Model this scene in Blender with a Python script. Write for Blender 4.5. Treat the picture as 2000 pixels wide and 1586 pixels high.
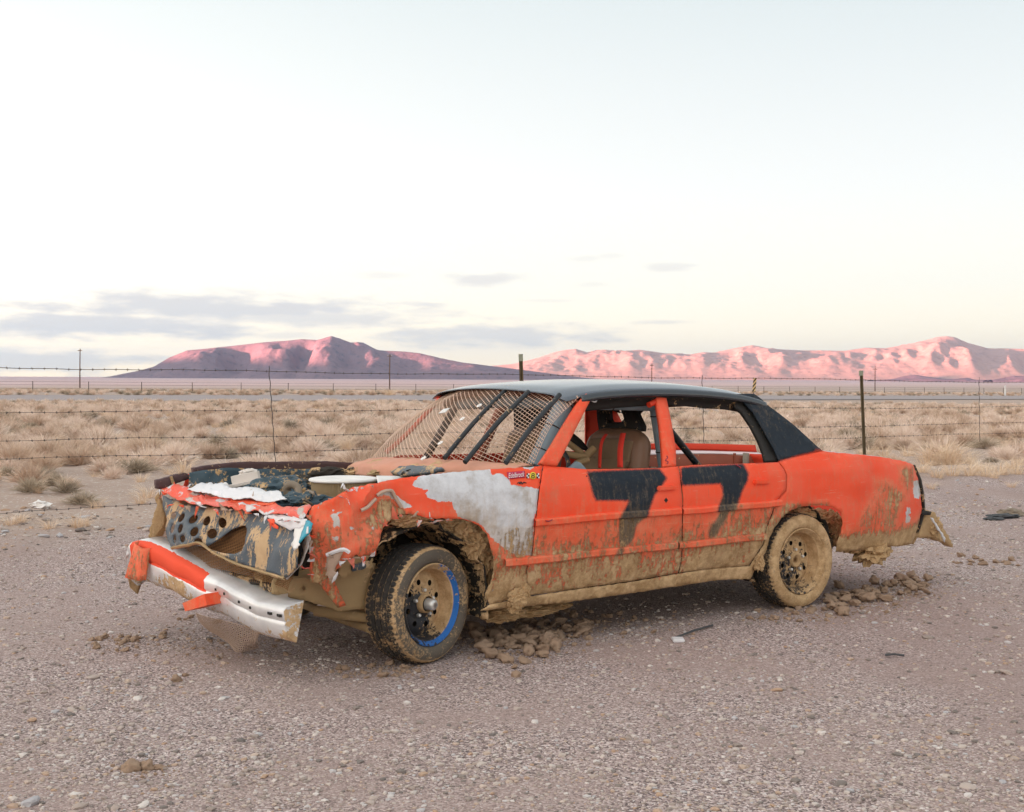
import bpy, bmesh, math, random
import numpy as np
from mathutils import Vector, Matrix, noise as mnoise
from mathutils.geometry import delaunay_2d_cdt
for o in list(bpy.data.objects): bpy.data.objects.remove(o)
rng = np.random.default_rng(77); random.seed(77)
scene = bpy.context.scene
COL = scene.collection
# ------------------------------------------------------------------ camera
F, HZ, CH = 2400., 752., 1.404        # focal length in photo pixels, horizon row, eye height in metres
cam_d = bpy.data.cameras.new('camera'); cam = bpy.data.objects.new('camera', cam_d); COL.objects.link(cam)
cam.location = (0, 0, CH); cam.rotation_euler = (math.pi/2, 0, 0)
cam_d.sensor_width = 36; cam_d.lens = 36*F/2000; cam_d.shift_y = -(793-HZ)/2000
cam_d.clip_start = .1; cam_d.clip_end = 90000
scene.camera = cam
scene.render.resolution_x = 1024; scene.render.resolution_y = 812
scene.view_settings.view_transform = 'Standard'; scene.view_settings.look = 'None'
scene.view_settings.exposure = 2.81; scene.view_settings.gamma = 1
scene.view_settings.use_curve_mapping = False
# ------------------------------------------------------------------ sun and sky
SUN_EL = math.radians(2.2)
SUN_H = Vector((-.86, -.51, 0)).normalized()          # horizontal direction towards the low sun
sun_dir = Vector((SUN_H.x*math.cos(SUN_EL), SUN_H.y*math.cos(SUN_EL), math.sin(SUN_EL)))
sl = bpy.data.lights.new('sun', 'SUN'); sl.energy = 5.0; sl.angle = math.radians(.5); sl.color = (1.0, .41, .34)
so = bpy.data.objects.new('sun', sl); COL.objects.link(so)
so.rotation_euler = sun_dir.to_track_quat('Z', 'Y').to_euler()

class NB:
    """small helper for building node trees"""
    def __init__(s, tree): s.t = tree; s.n = tree.nodes; s.l = tree.links
    def new(s, typ, **kw):
        nd = s.n.new(typ)
        for k, v in kw.items(): setattr(nd, k, v)
        return nd
    def put(s, sock, val):
        if isinstance(val, bpy.types.NodeSocket): s.l.new(val, sock)
        elif val is not None:
            if hasattr(sock.default_value, '__len__') and not hasattr(val, '__len__'): val = [val]*len(sock.default_value)
            if hasattr(val, '__len__') and len(val) == 3 and len(sock.default_value) == 4: val = (*val, 1)
            sock.default_value = val
    def coord(s, kind='Object'): return s.new('ShaderNodeTexCoord').outputs[kind]
    def pos(s): return s.new('ShaderNodeNewGeometry').outputs['Position']
    def mapv(s, vec, scale=(1,1,1), loc=(0,0,0), rot=(0,0,0)):
        m = s.new('ShaderNodeMapping'); s.put(m.inputs['Vector'], vec); m.inputs['Scale'].default_value = scale
        m.inputs['Location'].default_value = loc; m.inputs['Rotation'].default_value = rot; return m.outputs[0]
    def noise(s, scale, detail=4, rough=.55, vec=None, col=False, dist=0):
        m = s.new('ShaderNodeTexNoise'); m.inputs['Scale'].default_value = scale; m.inputs['Detail'].default_value = detail
        m.inputs['Roughness'].default_value = rough; m.inputs['Distortion'].default_value = dist
        if vec is not None: s.put(m.inputs['Vector'], vec)
        return m.outputs['Color' if col else 'Fac']
    def voro(s, scale, vec=None, feature='F1', out='Distance', rnd=1):
        m = s.new('ShaderNodeTexVoronoi'); m.feature = feature; m.inputs['Scale'].default_value = scale
        m.inputs['Randomness'].default_value = rnd
        if vec is not None: s.put(m.inputs['Vector'], vec)
        return m.outputs[out]
    def math(s, op, a, b=None, c=None, clamp=False):
        m = s.new('ShaderNodeMath', operation=op, use_clamp=clamp); s.put(m.inputs[0], a)
        if b is not None: s.put(m.inputs[1], b)
        if c is not None: s.put(m.inputs[2], c)
        return m.outputs[0]
    def step(s, x, lo, hi, a=0., b=1.):
        m = s.new('ShaderNodeMapRange', interpolation_type='SMOOTHSTEP'); s.put(m.inputs['Value'], x)
        m.inputs['From Min'].default_value = lo; m.inputs['From Max'].default_value = hi
        m.inputs['To Min'].default_value = a; m.inputs['To Max'].default_value = b; return m.outputs[0]
    def mix(s, f, a, b, blend='MIX'):
        m = s.new('ShaderNodeMix', data_type='RGBA', blend_type=blend); s.put(m.inputs['Factor'], f)
        s.put(m.inputs[6], a); s.put(m.inputs[7], b); return m.outputs[2]
    def ramp(s, f, stops):
        m = s.new('ShaderNodeValToRGB'); s.put(m.inputs[0], f); e = m.color_ramp.elements
        while len(e) < len(stops): e.new(.5)
        for el, (p, c) in zip(e, stops): el.position = p; el.color = (*c, 1) if len(c) == 3 else c
        return m.outputs[0]
    def attr(s, name, out='Fac'):
        m = s.new('ShaderNodeAttribute'); m.attribute_name = name; return m.outputs[out]
    def sep(s, vec):
        m = s.new('ShaderNodeSeparateXYZ'); s.put(m.inputs[0], vec); return m.outputs
    def bump(s, h, strength=.5, dist=.01, normal=None):
        m = s.new('ShaderNodeBump'); m.inputs['Strength'].default_value = strength; m.inputs['Distance'].default_value = dist
        s.put(m.inputs['Height'], h)
        if normal is not None: s.put(m.inputs['Normal'], normal)
        return m.outputs[0]
def material(name, rough=.85, metal=0., spec=.3):
    m = bpy.data.materials.new(name); m.use_nodes = True
    b = m.node_tree.nodes['Principled BSDF']; n = NB(m.node_tree)
    b.inputs['Roughness'].default_value = rough; b.inputs['Metallic'].default_value = metal
    b.inputs['Specular IOR Level'].default_value = spec
    n.b = b; n.col = lambda c: n.put(b.inputs['Base Color'], c); n.nrm = lambda c: n.put(b.inputs['Normal'], c)
    n.rgh = lambda c: n.put(b.inputs['Roughness'], c)
    return m, n

W = bpy.data.worlds.new('World'); scene.world = W; W.use_nodes = True
wn = NB(W.node_tree); bg = W.node_tree.nodes['Background']
sky = wn.new('ShaderNodeTexSky', sky_type='NISHITA', sun_disc=False, sun_elevation=SUN_EL, altitude=1400,
             sun_rotation=math.atan2(sun_dir.x, sun_dir.y), air_density=1.0, dust_density=1.5, ozone_density=1.0)
d = wn.coord('Generated'); dx, dy, dz = wn.sep(d)[:3]
el = wn.math('MULTIPLY', wn.math('ARCSINE', dz), 180/math.pi)                 # elevation in degrees
grad = wn.ramp(wn.math('DIVIDE', el, 90.), [(0, (1.42,1.16,.74)), (.022, (1.18,1.04,.78)), (.05, (.96,.92,.81)), (.10, (.845,.85,.83)),
                                            (.19, (.655,.710,.715)), (.30, (.64,.69,.705)), (1, (.62,.66,.70))])
# dusk: the sky brightens and warms steadily towards the side where the sun has gone down
cosz = wn.math('ADD', wn.math('MULTIPLY', dx, SUN_H.x), wn.math('MULTIPLY', dy, SUN_H.y))
gl = wn.math('POWER', wn.math('MULTIPLY', wn.math('ADD', cosz, 1.), .5), 2.)
grad = wn.mix(1., grad, wn.mix(gl, (1, 1, 1), (2.75, 2.45, 2.15)), 'MULTIPLY')
hs = wn.new('ShaderNodeHueSaturation'); hs.inputs['Saturation'].default_value = .55; wn.put(hs.inputs['Color'], sky.outputs[0])
base = wn.mix(1., wn.mix(1., grad, (.158,.158,.158), 'MULTIPLY'), wn.mix(1., hs.outputs[0], (.009,.0085,.008), 'MULTIPLY'), 'ADD')
# thin grey cloud bars low over the mountains: azimuth / elevation bodies with ragged edges
az = wn.math('MULTIPLY', wn.math('ARCTAN2', dx, dy), 180/math.pi)
comb = wn.new('ShaderNodeCombineXYZ'); wn.put(comb.inputs[0], az); wn.put(comb.inputs[1], el)
cn = wn.math('SUBTRACT', wn.noise(1., 6, .62, wn.mapv(comb.outputs[0], (.32, 1.5, 1))), .5)
cn2 = wn.math('SUBTRACT', wn.noise(1., 5, .6, wn.mapv(comb.outputs[0], (.10, .45, 1), (7, 3, 0))), .5)
cloud = None
def sky_at(px, py): return math.degrees(math.atan((px-1000)/F)), math.degrees(math.atan((HZ-py)/math.hypot(F, px-1000)))
for (cx, cy, rx, ry, dens) in [(380,600,440,25,1.),(200,636,340,27,.95),(620,622,290,19,.8),(940,545,80,11,.75),(905,541,50,8,.5),(740,538,52,8,.4),
                               (1140,505,40,6,.4),(1190,500,30,5,.35),(1310,522,58,8,.55),(1345,519,30,5,.5),(1160,556,45,7,.3),(960,656,240,24,.8),(1290,630,60,5,.5),
                               (820,608,80,6,.4),(80,705,300,24,.7),(560,655,90,8,.45),(1060,587,80,3,.3),(-400,600,300,26,.8),(2350,590,260,20,.7),(2900,500,200,16,.6)]:
    ca, ce = sky_at(cx, cy); ra = rx/33.; re = ry/31.
    ex = wn.math('DIVIDE', wn.math('SUBTRACT', az, ca), ra); ey = wn.math('DIVIDE', wn.math('SUBTRACT', el, ce), re)
    r = wn.math('SQRT', wn.math('ADD', wn.math('MULTIPLY', ex, ex), wn.math('MULTIPLY', ey, ey)))
    v = wn.math('ADD', wn.math('SUBTRACT', 1., r), wn.math('ADD', wn.math('MULTIPLY', cn, 2.3), wn.math('MULTIPLY', cn2, .9)))
    v = wn.math('MULTIPLY', wn.step(v, 0., .75), dens)
    cloud = v if cloud is None else wn.math('MAXIMUM', cloud, v)
skyc = wn.mix(wn.math('MULTIPLY', cloud, .95), base, (.134, .128, .120))
wn.put(bg.inputs['Color'], skyc); bg.inputs['Strength'].default_value = 1.0

# ------------------------------------------------------------------ frames of reference
AX = Vector((2.233, 1.600, 0)).normalized(); NX = Vector((-AX.y, AX.x, 0)); P0 = Vector((-.470, 6.093, 0))
def uv(x, y): dx, dy = x-P0.x, y-P0.y; return dx*AX.x+dy*AX.y, dx*NX.x+dy*NX.y
def smooth(a, b, x): t = np.clip((x-a)/(b-a), 0, 1); return t*t*(3-2*t)
ZV = ([-1e6, 3.5, 6, 12, 60, 76, 88, 100, 121, 200, 600, 1500, 5000, 12000, 40000],
      [0, 0, .14, .24, .34, .37, .60, .66, .80, .92, 1.5, 3.2, 22, 80, 80])
def gz(x, y):
    """height of the ground: a flat gravel lot, a low bank to the fence, scrub, the highway bank, the valley floor"""
    u, v = uv(np.asarray(x, float), np.asarray(y, float))
    z = np.interp(v, *ZV)
    return z - .0055*np.clip(u, -300, 300)*smooth(4, 12, v)*(1-smooth(200, 900, v))
def onground(px, py, n=12):
    """the ground point seen at a photo pixel"""
    z = 0.
    for _ in range(n):
        Y = (CH-z)*F/max(py-HZ, 1.); X = (px-1000)/F*Y; z = float(gz(X, Y))*.6+z*.4
    return X, Y, float(gz(X, Y))

def tag(o, label=None, cat=None, group=None, kind=None):
    for k, v in (('label', label), ('category', cat), ('group', group), ('kind', kind)):
        if v: o[k] = v
    return o
def mesh_np(name, V, T, smooth_=True):
    V = np.asarray(V, np.float32); T = np.asarray(T, np.int32); k = T.shape[1]
    me = bpy.data.meshes.new(name); me.vertices.add(len(V)); me.vertices.foreach_set('co', V.ravel())
    me.loops.add(T.size); me.loops.foreach_set('vertex_index', T.ravel())
    me.polygons.add(len(T)); me.polygons.foreach_set('loop_start', np.arange(len(T), dtype=np.int32)*k)
    me.polygons.foreach_set('use_smooth', np.full(len(T), smooth_)); me.update(calc_edges=True); return me
def link(name, me, mat=None, parent=None, loc=None):
    o = bpy.data.objects.new(name, me); COL.objects.link(o)
    if mat is not None and me is not None and not me.materials: me.materials.append(mat)
    if parent: o.parent = parent
    if loc is not None: o.location = loc
    return o
def empty(name, loc=(0,0,0), rz=0, parent=None):
    o = bpy.data.objects.new(name, None); COL.objects.link(o); o.location = loc; o.rotation_euler = (0,0,rz); o.empty_display_size = .2
    if parent: o.parent = parent
    return o
def grid_faces(nr, nc):
    i = np.arange(nr*nc).reshape(nr, nc)
    return np.stack([i[:-1,:-1], i[:-1,1:], i[1:,1:], i[1:,:-1]], -1).reshape(-1, 4)
def fbm(x, y, seed=0, octs=5, lac=2.05, gain=.5, ridged=False):
    """value noise on arrays"""
    x = np.asarray(x, float); y = np.asarray(y, float); out = np.zeros(np.broadcast(x, y).shape); a = 1.; tot = 0
    for o in range(octs):
        xi = np.floor(x).astype(np.int64); yi = np.floor(y).astype(np.int64); fx = x-xi; fy = y-yi
        fx = fx*fx*(3-2*fx); fy = fy*fy*(3-2*fy)
        def h(i, j):
            n = (i*374761393 + j*668265263 + (seed+o*131)*974634777) & 0xffffffff
            n = ((n ^ (n >> 13))*1274126177) & 0xffffffff; n ^= n >> 16
            return (n & 0xffff)/65535.
        v = (h(xi,yi)*(1-fx)+h(xi+1,yi)*fx)*(1-fy)+(h(xi,yi+1)*(1-fx)+h(xi+1,yi+1)*fx)*fy
        if ridged: v = 1-abs(2*v-1)
        out += a*v; tot += a; a *= gain; x = x*lac+17.3; y = y*lac+5.1
    return out/tot

# ------------------------------------------------------------------ ground
def spaced(a, b, s0, k):
    out = [a]; s = s0
    while out[-1] < b: out.append(out[-1]+s); s *= k
    return out
ys = np.array([-6000,-4000,-2500,-1500,-800,-400,-200,-100,-50,-25,-12,-6,-2,1.] + list(np.arange(2.5, 16, .07)) + spaced(16, 24000, .1, 1.032))
xs = np.array([-v for v in spaced(9, 16000, .12, 1.09)][::-1] + list(np.arange(-8.93, 8.95, .085)) + spaced(9, 16000, .12, 1.09))
XX, YY = np.meshgrid(xs, ys)
ZZ = gz(XX, YY)
UU_, VV_ = uv(XX, YY)
def gh(x, y):
    """height with the small relief: low swells in the gravel, a lumpy bank, rough scrub; flat where the car stands"""
    x = np.asarray(x, float); y = np.asarray(y, float); u, v = uv(x, y); z = gz(x, y)
    z = z+np.exp(-((y-6)/14)**2)*((fbm(x*.7, y*.7, 3, 3)-.5)*.05+(fbm(x*5, y*5, 8, 3)-.5)*.018)
    z = z+(smooth(3.4, 5.2, v)*(1-smooth(60, 75, v)))*((fbm(x*.9, y*.9, 5, 4)-.5)*.16+(fbm(x*4, y*4, 6, 3)-.5)*.05)
    pad_ = smooth(-1.2, -.4, u)*(1-smooth(4.0, 4.6, u))*smooth(-.8, -.3, v)*(1-smooth(1.9, 2.4, v))
    return z*(1-pad_*.9)
ZZ = gh(XX, YY)
me = mesh_np('ground', np.stack([XX, YY, ZZ], -1).reshape(-1, 3), grid_faces(len(ys), len(xs)))
gm, n = material('desert_ground', .95, 0, .12)
p = n.pos(); sx, sy, sz = n.sep(p)[:3]
vv = n.math('ADD', n.math('MULTIPLY', n.math('SUBTRACT', sx, P0.x), NX.x), n.math('MULTIPLY', n.math('SUBTRACT', sy, P0.y), NX.y))
p2 = n.mapv(p, (1, 1, .3))
cell = n.voro(125, p2, out='Color'); cdist = n.voro(125, p2)
cell2 = n.voro(52, p2, out='Color'); cd2 = n.voro(52, p2)
stone = n.ramp(n.sep(cell)[0], [(0,(.085,.068,.066)), (.25,(.235,.178,.168)), (.55,(.385,.295,.275)), (.85,(.53,.425,.40)), (1,(.74,.64,.60))])
stone2 = n.ramp(n.sep(cell2)[1], [(0,(.11,.09,.09)), (.4,(.31,.24,.225)), (.8,(.46,.37,.35)), (1,(.66,.60,.58))])
gcol = n.mix(n.math('MULTIPLY', n.step(n.sep(cell2)[2], .62, .7), n.step(cd2, .45, .3)), stone, stone2)
dust = n.mix(n.noise(9, 5, .6, p), (.31,.225,.20), (.42,.315,.285))
blot = n.step(n.noise(.9, 5, .6, p), .40, .62)
track = n.math('MULTIPLY', n.step(n.noise(1., 4, .55, n.mapv(p, (.55, .14, 1), (0,0,0), (0,0,-math.atan2(AX.y, AX.x)))), .50, .60), .5)
gravel = n.mix(n.math('MULTIPLY', blot, .6), gcol, dust)
gravel = n.mix(track, gravel, n.mix(n.noise(60, 3, .6, p), (.25,.18,.165), (.36,.265,.24)))
soil = n.mix(n.noise(1.3, 6, .65, p), (.31,.23,.19), (.50,.385,.325))
soil = n.mix(n.step(n.noise(26, 3, .6, p), .58, .66), soil, (.55,.50,.45))
zone = n.step(n.math('ADD', vv, n.math('MULTIPLY', n.math('SUBTRACT', n.noise(.5, 5, .6, p), .5), 4.)), 4.2, 6.2)
col = n.mix(zone, gravel, soil)
far_soil_glow = n.mix(n.noise(.006, 6, .6, n.mapv(p, (1, .35, 1))), (.46,.325,.32), (.64,.47,.46))  # the far plain's low-sun pink is put into its soil colour
col = n.mix(n.step(vv, 120., 900.), col, far_soil_glow)
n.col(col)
bmp = n.bump(n.math('MULTIPLY', cdist, -1.), .55, .006)
bmp = n.bump(n.noise(30, 4, .6, p), .35, .012, bmp)
n.nrm(bmp)
ground = tag(link('ground', me, gm), kind='structure')

# ------------------------------------------------------------------ mountains, each as terrain with spurs and gullies
def interp_ridge(pts, px): a = np.array(pts, float); return np.interp(px, a[:,0], a[:,1])
def range_mesh(name, D, ridge, p0, p1, npx, depth, nd, base_row, seed, spur, gully, mat, back=1.0, cuts=()):
    px = np.linspace(p0, p1, npx); t = np.linspace(-1, back, nd)
    PX, T = np.meshgrid(px, t)
    rid = (HZ-interp_ridge(ridge, PX))/F*D + CH                     # crest heights in metres
    zb = (HZ-base_row)/F*D + CH
    H = np.maximum(rid-zb, 0)
    kr = np.exp(-np.linspace(-2.2, 2.2, 61)**2); kr /= kr.sum(); hs_ = np.convolve(np.pad(H[0], 30, 'edge'), kr, 'valid')[None,:]
    H = H+(hs_-H)*np.clip(np.abs(T)*4.5, 0, 1)                       # summits are summits, not ribs: the flanks follow the broad form
    X0 = (PX-1000)/F*D
    # spurs run down towards the valley: shift sideways with distance from the crest
    sp = fbm(X0/spur+.25*T*np.sign(T), T*1.1, seed, 5, ridged=True)
    sp2 = fbm(X0/(spur*.33), T*2.3, seed+9, 4, ridged=True)
    prof = np.where(T < 0, (1-np.abs(T))**1.5, np.clip(1-np.abs(T), 0, 1)**1.2)
    mod = 4*np.abs(T)*(1-np.abs(T))                                 # carving is strongest half way down
    hgt = H*np.clip(prof*(1+mod*gully*(sp-.62)*2.1)+mod*.38*gully*(sp2-.55)*prof, 0, None)
    for c, w, dp in cuts: hgt = hgt*(1-dp*np.exp(-((PX-c-22*T)/w)**2)*np.clip(mod*1.3, 0, 1)*(T < 0))
    Y = D + T*depth*(.55+.45*np.sqrt(np.clip(H/max(H.max(), 1), 0, 1)))
    X = X0*(Y/D)**.6
    Z = zb - 60 + hgt + 60*np.clip(prof*3, 0, 1)
    me = mesh_np(name, np.stack([X, Y, Z], -1).reshape(-1, 3), grid_faces(nd, npx))
    return tag(link(name, me, mat), kind='structure')
def rockmat(name, a, b, c, sc):
    m, n = material(name, .95, 0, .1); p = n.pos()
    n1 = n.noise(sc, 7, .65, p); n2 = n.noise(sc*5, 5, .65, p)
    n.col(n.mix(n.step(n2, .5, .75), n.mix(n1, a, b), c)); n.nrm(n.bump(n.noise(sc*4, 7, .7, p), .8, 14)); return m
hillm = rockmat('dark_hill_rock', (.18,.125,.145), (.31,.215,.23), (.12,.095,.11), .004)
range_mesh('mountain', 9000, [(60,748),(150,744),(215,735),(270,724),(300,716),(330,698),(365,684),(440,677),(520,668),(590,662),(620,664),(636,659),(648,656),
           (664,661),(685,669),(700,668),(718,676),(740,684),(790,686),(820,689),(860,699),(905,708),(960,715),(1020,722),(1100,733),(1180,742),(1250,748)],
           60, 1250, 420, 1150, 190, 743, 4, 640, .7, hillm, 1.0, [(478,34,.72),(600,22,.62),(695,34,.5),(330,40,.2),(810,50,.35)])
rangem = rockmat('pale_range_rock', (.46,.28,.23), (.62,.41,.34), (.28,.18,.165), .0026)
R2 = [(700,742),(880,727),(940,716),(1000,711),(1050,699),(1085,687),(1105,683),(1125,681),(1150,689),(1180,683),(1210,686),(1250,683),(1300,690),(1345,692),(1400,688),
      (1430,681),(1470,674),(1500,681),(1560,684),(1600,684),(1650,685),(1690,679),(1730,680),(1780,671),(1810,664),(1830,658),(1848,656),(1865,658),(1890,669),(1930,680),(2000,681),
      (2100,676),(2200,684),(2350,672),(2500,690),(2700,712),(2950,742)]
range_mesh('mountain', 14500, R2, 700, 2950, 620, 2600, 220, 738, 21, 900, .8, rangem)
range_mesh('hill', 9500, [(1700,745),(1745,740),(1765,733),(1785,730),(1810,735),(1850,741),(1870,739),(1890,737),(1905,742),(1950,744)], 1700, 1950, 50, 500, 30, 744, 41, 200, .7, hillm)
range_mesh('hill', 9000, [(1930,745),(1960,737),(1980,733),(2005,734),(2040,731),(2090,740),(2140,746)], 1930, 2140, 50, 500, 30, 744, 47, 200, .7, hillm)
# the ridge behind the camera whose shadow has already crossed the lot
rc = SUN_H*7000; rp = Vector((-SUN_H.y, SUN_H.x, 0))
s_ = np.linspace(-11500, 11500, 180); t_ = np.linspace(-1, 1, 28); SS, TT = np.meshgrid(s_, t_)
crest = (578+14*(fbm(SS/1500, SS*0, 52, 4)-.5))*np.clip((11500-np.abs(SS))/1500, 0, 1)**.7
ZR = crest*np.clip(1-np.abs(TT), 0, 1)**1.3*(1+.5*(fbm(SS/300, TT*2, 55, 4)-.5)*4*np.abs(TT)*(1-np.abs(TT)))-2
V = np.stack([rc.x+rp.x*SS+SUN_H.x*TT*900, rc.y+rp.y*SS+SUN_H.y*TT*900, ZR], -1).reshape(-1, 3)
tag(link('ridge', mesh_np('ridge', V, grid_faces(28, 180)), hillm), kind='structure')
# ------------------------------------------------------------------ car: pixel rays into the car's own frame (u rearwards, v across, z up)
def ray(px, py):
    d = Vector(((px-1000)/F, 1., (HZ-py)/F)); o = Vector((0,0,CH))-P0
    return Vector((o.dot(AX), o.dot(NX), o.z)), Vector((d.dot(AX), d.dot(NX), d.z))
def at_v(px, py, v):
    o, d = ray(px, py); return o + d*((v-o.y)/d.y)
def at_u(px, py, u):
    o, d = ray(px, py); return o + d*((u-o.x)/d.x)
def at_plane(p0, nrm):
    p0 = Vector(p0); nrm = Vector(nrm)
    def f(px, py):
        o, d = ray(px, py); return o + d*((p0-o).dot(nrm)/d.dot(nrm))
    return f
def side_v(u, z):
    """plan and section of the near body side"""
    v = float(np.interp(z, [.1,.25,.42,.60,.75,.86,.93,.98,1.34,1.45], [.06,.035,-.02,-.05,-.058,-.045,-.015,.02,.17,.22]))
    if u < -.35: v += (-.35-u)**2*1.3
    if u > 3.2: v += (u-3.2)**2*.16
    if z < .95:
        k = mnoise.noise(Vector((u*2.6, z*2.6, 3.1)))
        v += .012*k
        if u < .3: # the wrecked front wing
            w = min(1, (.3-u)/.5); q = mnoise.noise(Vector((u*6, z*6, .4))); r = 1-abs(mnoise.noise(Vector((u*4.3+2, z*3.2, 7.))))*2; e = 1-abs(mnoise.noise(Vector((u*9+z*2, z*2.2+5, 3.))))*2.4
            v += w*(.03*q-.038*r+.02)-.030*max(0, e)*min(1, max(0, (-.05-u)/.25))+.012*min(1, max(0, (-.05-u)/.25))
        if u > 3.0: v += .03*math.exp(-((u-3.55)/.16)**2-((z-.72)/.2)**2)+.015*mnoise.noise(Vector((u*5, z*5, 1)))
    return v
def on_side(off=0.):
    def f(px, py):
        v = 0.
        for _ in range(6):
            p = at_v(px, py, v); v = side_v(p.x, p.z)+off
        return at_v(px, py, v)
    return f
def inside(poly, x, y):
    c = False; j = len(poly)-1
    for i in range(len(poly)):
        xi, yi = poly[i]; xj, yj = poly[j]
        if (yi > y) != (yj > y) and x < (xj-xi)*(y-yi)/(yj-yi)+xi: c = not c
        j = i
    return c
def sdf(poly, P):
    """signed distance (inside positive) of the points P to a polygon"""
    P = np.asarray(P, float); A_ = np.array(poly, float); B_ = np.roll(A_, -1, 0)
    d = np.full(len(P), 1e9); ins = np.zeros(len(P), bool)
    for a, b in zip(A_, B_):
        ab = b-a; t = np.clip(((P-a)@ab)/max(ab@ab, 1e-9), 0, 1); q = a+t[:,None]*ab; d = np.minimum(d, np.hypot(*(P-q).T))
        c = ((a[1] > P[:,1]) != (b[1] > P[:,1]))
        if abs(b[1]-a[1]) > 1e-9: ins ^= c & (P[:,0] < (b[0]-a[0])*(P[:,1]-a[1])/(b[1]-a[1])+a[0])
    return np.where(ins, d, -d)
def resample(poly, step, rag=0, seed=1, closed=True):
    out = []; r = random.Random(seed); n_ = len(poly)
    for i in range(n_ if closed else n_-1):
        a = Vector(poly[i]); b = Vector(poly[(i+1) % n_]); k = max(1, round((b-a).length/step)); t = (b-a); pn = Vector((-t.y, t.x)).normalized() if t.length else Vector((0,0))
        for j in range(k):
            q = a.lerp(b, j/k)
            if rag and j: q = q+pn*r.uniform(-rag, rag)
            out.append((q.x, q.y))
    if not closed: out.append(tuple(poly[-1]))
    return out
def fill(outline, holes, step):
    pts = list(outline); edges = [(i, (i+1) % len(outline)) for i in range(len(outline))]
    for h in holes:
        k = len(pts); pts += h; edges += [(k+i, k+(i+1) % len(h)) for i in range(len(h))]
    o = np.array(outline); x0, y0 = o.min(0); x1, y1 = o.max(0); r = random.Random(5)
    g = [(x+r.uniform(-.2,.2)*step+(step/2 if j % 2 else 0), y+r.uniform(-.2,.2)*step) for j, y in enumerate(np.arange(y0, y1, step*.87)) for x in np.arange(x0, x1, step)]
    if g:
        s_ = sdf(outline, g)
        for h in holes: s_ = np.minimum(s_, -sdf(h, g))
        pts += [q for q, k in zip(g, s_) if k > step*.45]
    vv_, _, ff, _, _, _ = delaunay_2d_cdt([Vector(q) for q in pts], edges, [], 0, 1e-5)
    V = np.array([tuple(q) for q in vv_]); T = np.array([list(f) for f in ff])
    c = V[T].mean(1); k = sdf(outline, c) > 0
    for h in holes: k &= sdf(h, c) < 0
    return V, T[k]
ATTR = ('black', 'bare', 'mud')
def set_attr(me, vals):
    for k, v in vals.items():
        a = me.attributes.new(k, 'FLOAT', 'POINT'); a.data.foreach_set('value', np.asarray(v, np.float32))
def finish(name, V3, T, mat, parent, thick=0., smooth_=True, attrs=None, sharp=40, off=0.):
    me = mesh_np(name, V3, T, smooth_)
    if attrs is not None: set_attr(me, attrs)
    if smooth_ and sharp: me.set_sharp_from_angle(angle=math.radians(sharp))
    o = link(name, me, mat, parent)
    if thick:
        m = o.modifiers.new('thickness', 'SOLIDIFY'); m.thickness = thick; m.offset = off
    return o
def c3(*pts): return [(560+x*.15132, 900+y*.15132) for x, y in pts]     # readings off enlarged crops of the photograph
def c2(*pts): return [(640+x*.27, 720+y*.27) for x, y in pts]
def cd(*pts): return [(1020+x*.31, 720+y*.31) for x, y in pts]
def c5(*pts): return [(1420+x*.2522, 860+y*.2522) for x, y in pts]
BLACK = [cd((405,648),(862,628),(912,690),(872,748),(832,800),(800,895),(798,932),(755,965),(722,1062),(655,1150),(720,1135),(715,1190),(575,1200),(590,1130),(578,1068),(592,980),(640,895),(672,832),(455,832)),
         cd((998,622),(1390,598),(1427,660),(1420,705),(1382,780),(1357,862),(1352,892),(1300,935),(1252,1062),(1190,1080),(1150,1068),(1182,960),(1230,902),(1242,852),(1262,800),(1255,725),(998,738)),
         [(1440,766),(1475,766),(1500,785),(1560,830),(1608,879),(1560,890),(1520,902),(1475,905),(1440,850),(1400,800)]]
BARE = [c2((660,780),(870,745),(1170,725),(1185,770),(1250,755),(1310,800),(1330,842),(1530,870),(1512,1000),(1490,1100),(1478,1345),(1370,1355),(1290,1310),(1180,1220),(1130,1150),(1090,1120),(1040,1100),(940,1075),(920,1030),(900,960),(800,965),(700,922),(722,880),(606,852),(625,820)),
        c3((570,700),(640,680),(690,760),(700,870),(640,830),(590,880),(600,790)), c3((560,980),(690,980),(680,1050),(620,1040)), c3((800,850),(910,870),(900,920),(830,900)),
        c3((1165,430),(1250,390),(1360,378),(1400,440),(1520,520),(1640,600),(1500,620),(1400,520),(1300,445),(1180,462)), c3((770,420),(870,335),(905,365)), c3((935,360),(1080,315),(960,382)),
        c3((520,1210),(720,1130),(810,1180),(700,1180),(540,1230)), c3((570,630),(720,650),(700,680),(580,655)), c3((1080,870),(1130,840),(1130,900)), c3((1030,1210),(1100,1160),(1140,1220)),
        c5((1440,310),(1482,310),(1505,390),(1490,465),(1440,440)), c5((1390,515),(1422,520),(1415,640),(1380,645)), c5((1300,740),(1370,700),(1380,760),(1330,770)), c5((745,485),(800,480),(800,500),(750,505)),
        c2((1390,705),(1490,705),(1480,735),(1420,728)), [(952,1160),(970,1142),(976,1165),(957,1175)]]
MUDP = [c3((940,800),(1080,650),(1180,475),(1300,458),(1500,622),(1640,680),(1640,770),(1400,755),(1280,835),(1220,905),(1100,875)), c5((1140,290),(1240,300),(1330,390),(1400,420),(1340,560),(1300,700),(1100,700),(1010,690),(1060,520),(1130,420)),
        c3((400,1110),(610,1100),(560,1200),(420,1180)), c3((290,1000),(400,1000),(400,1450),(300,1450)), c5((1330,200),(1450,200),(1470,330),(1400,420),(1340,320))]
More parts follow.
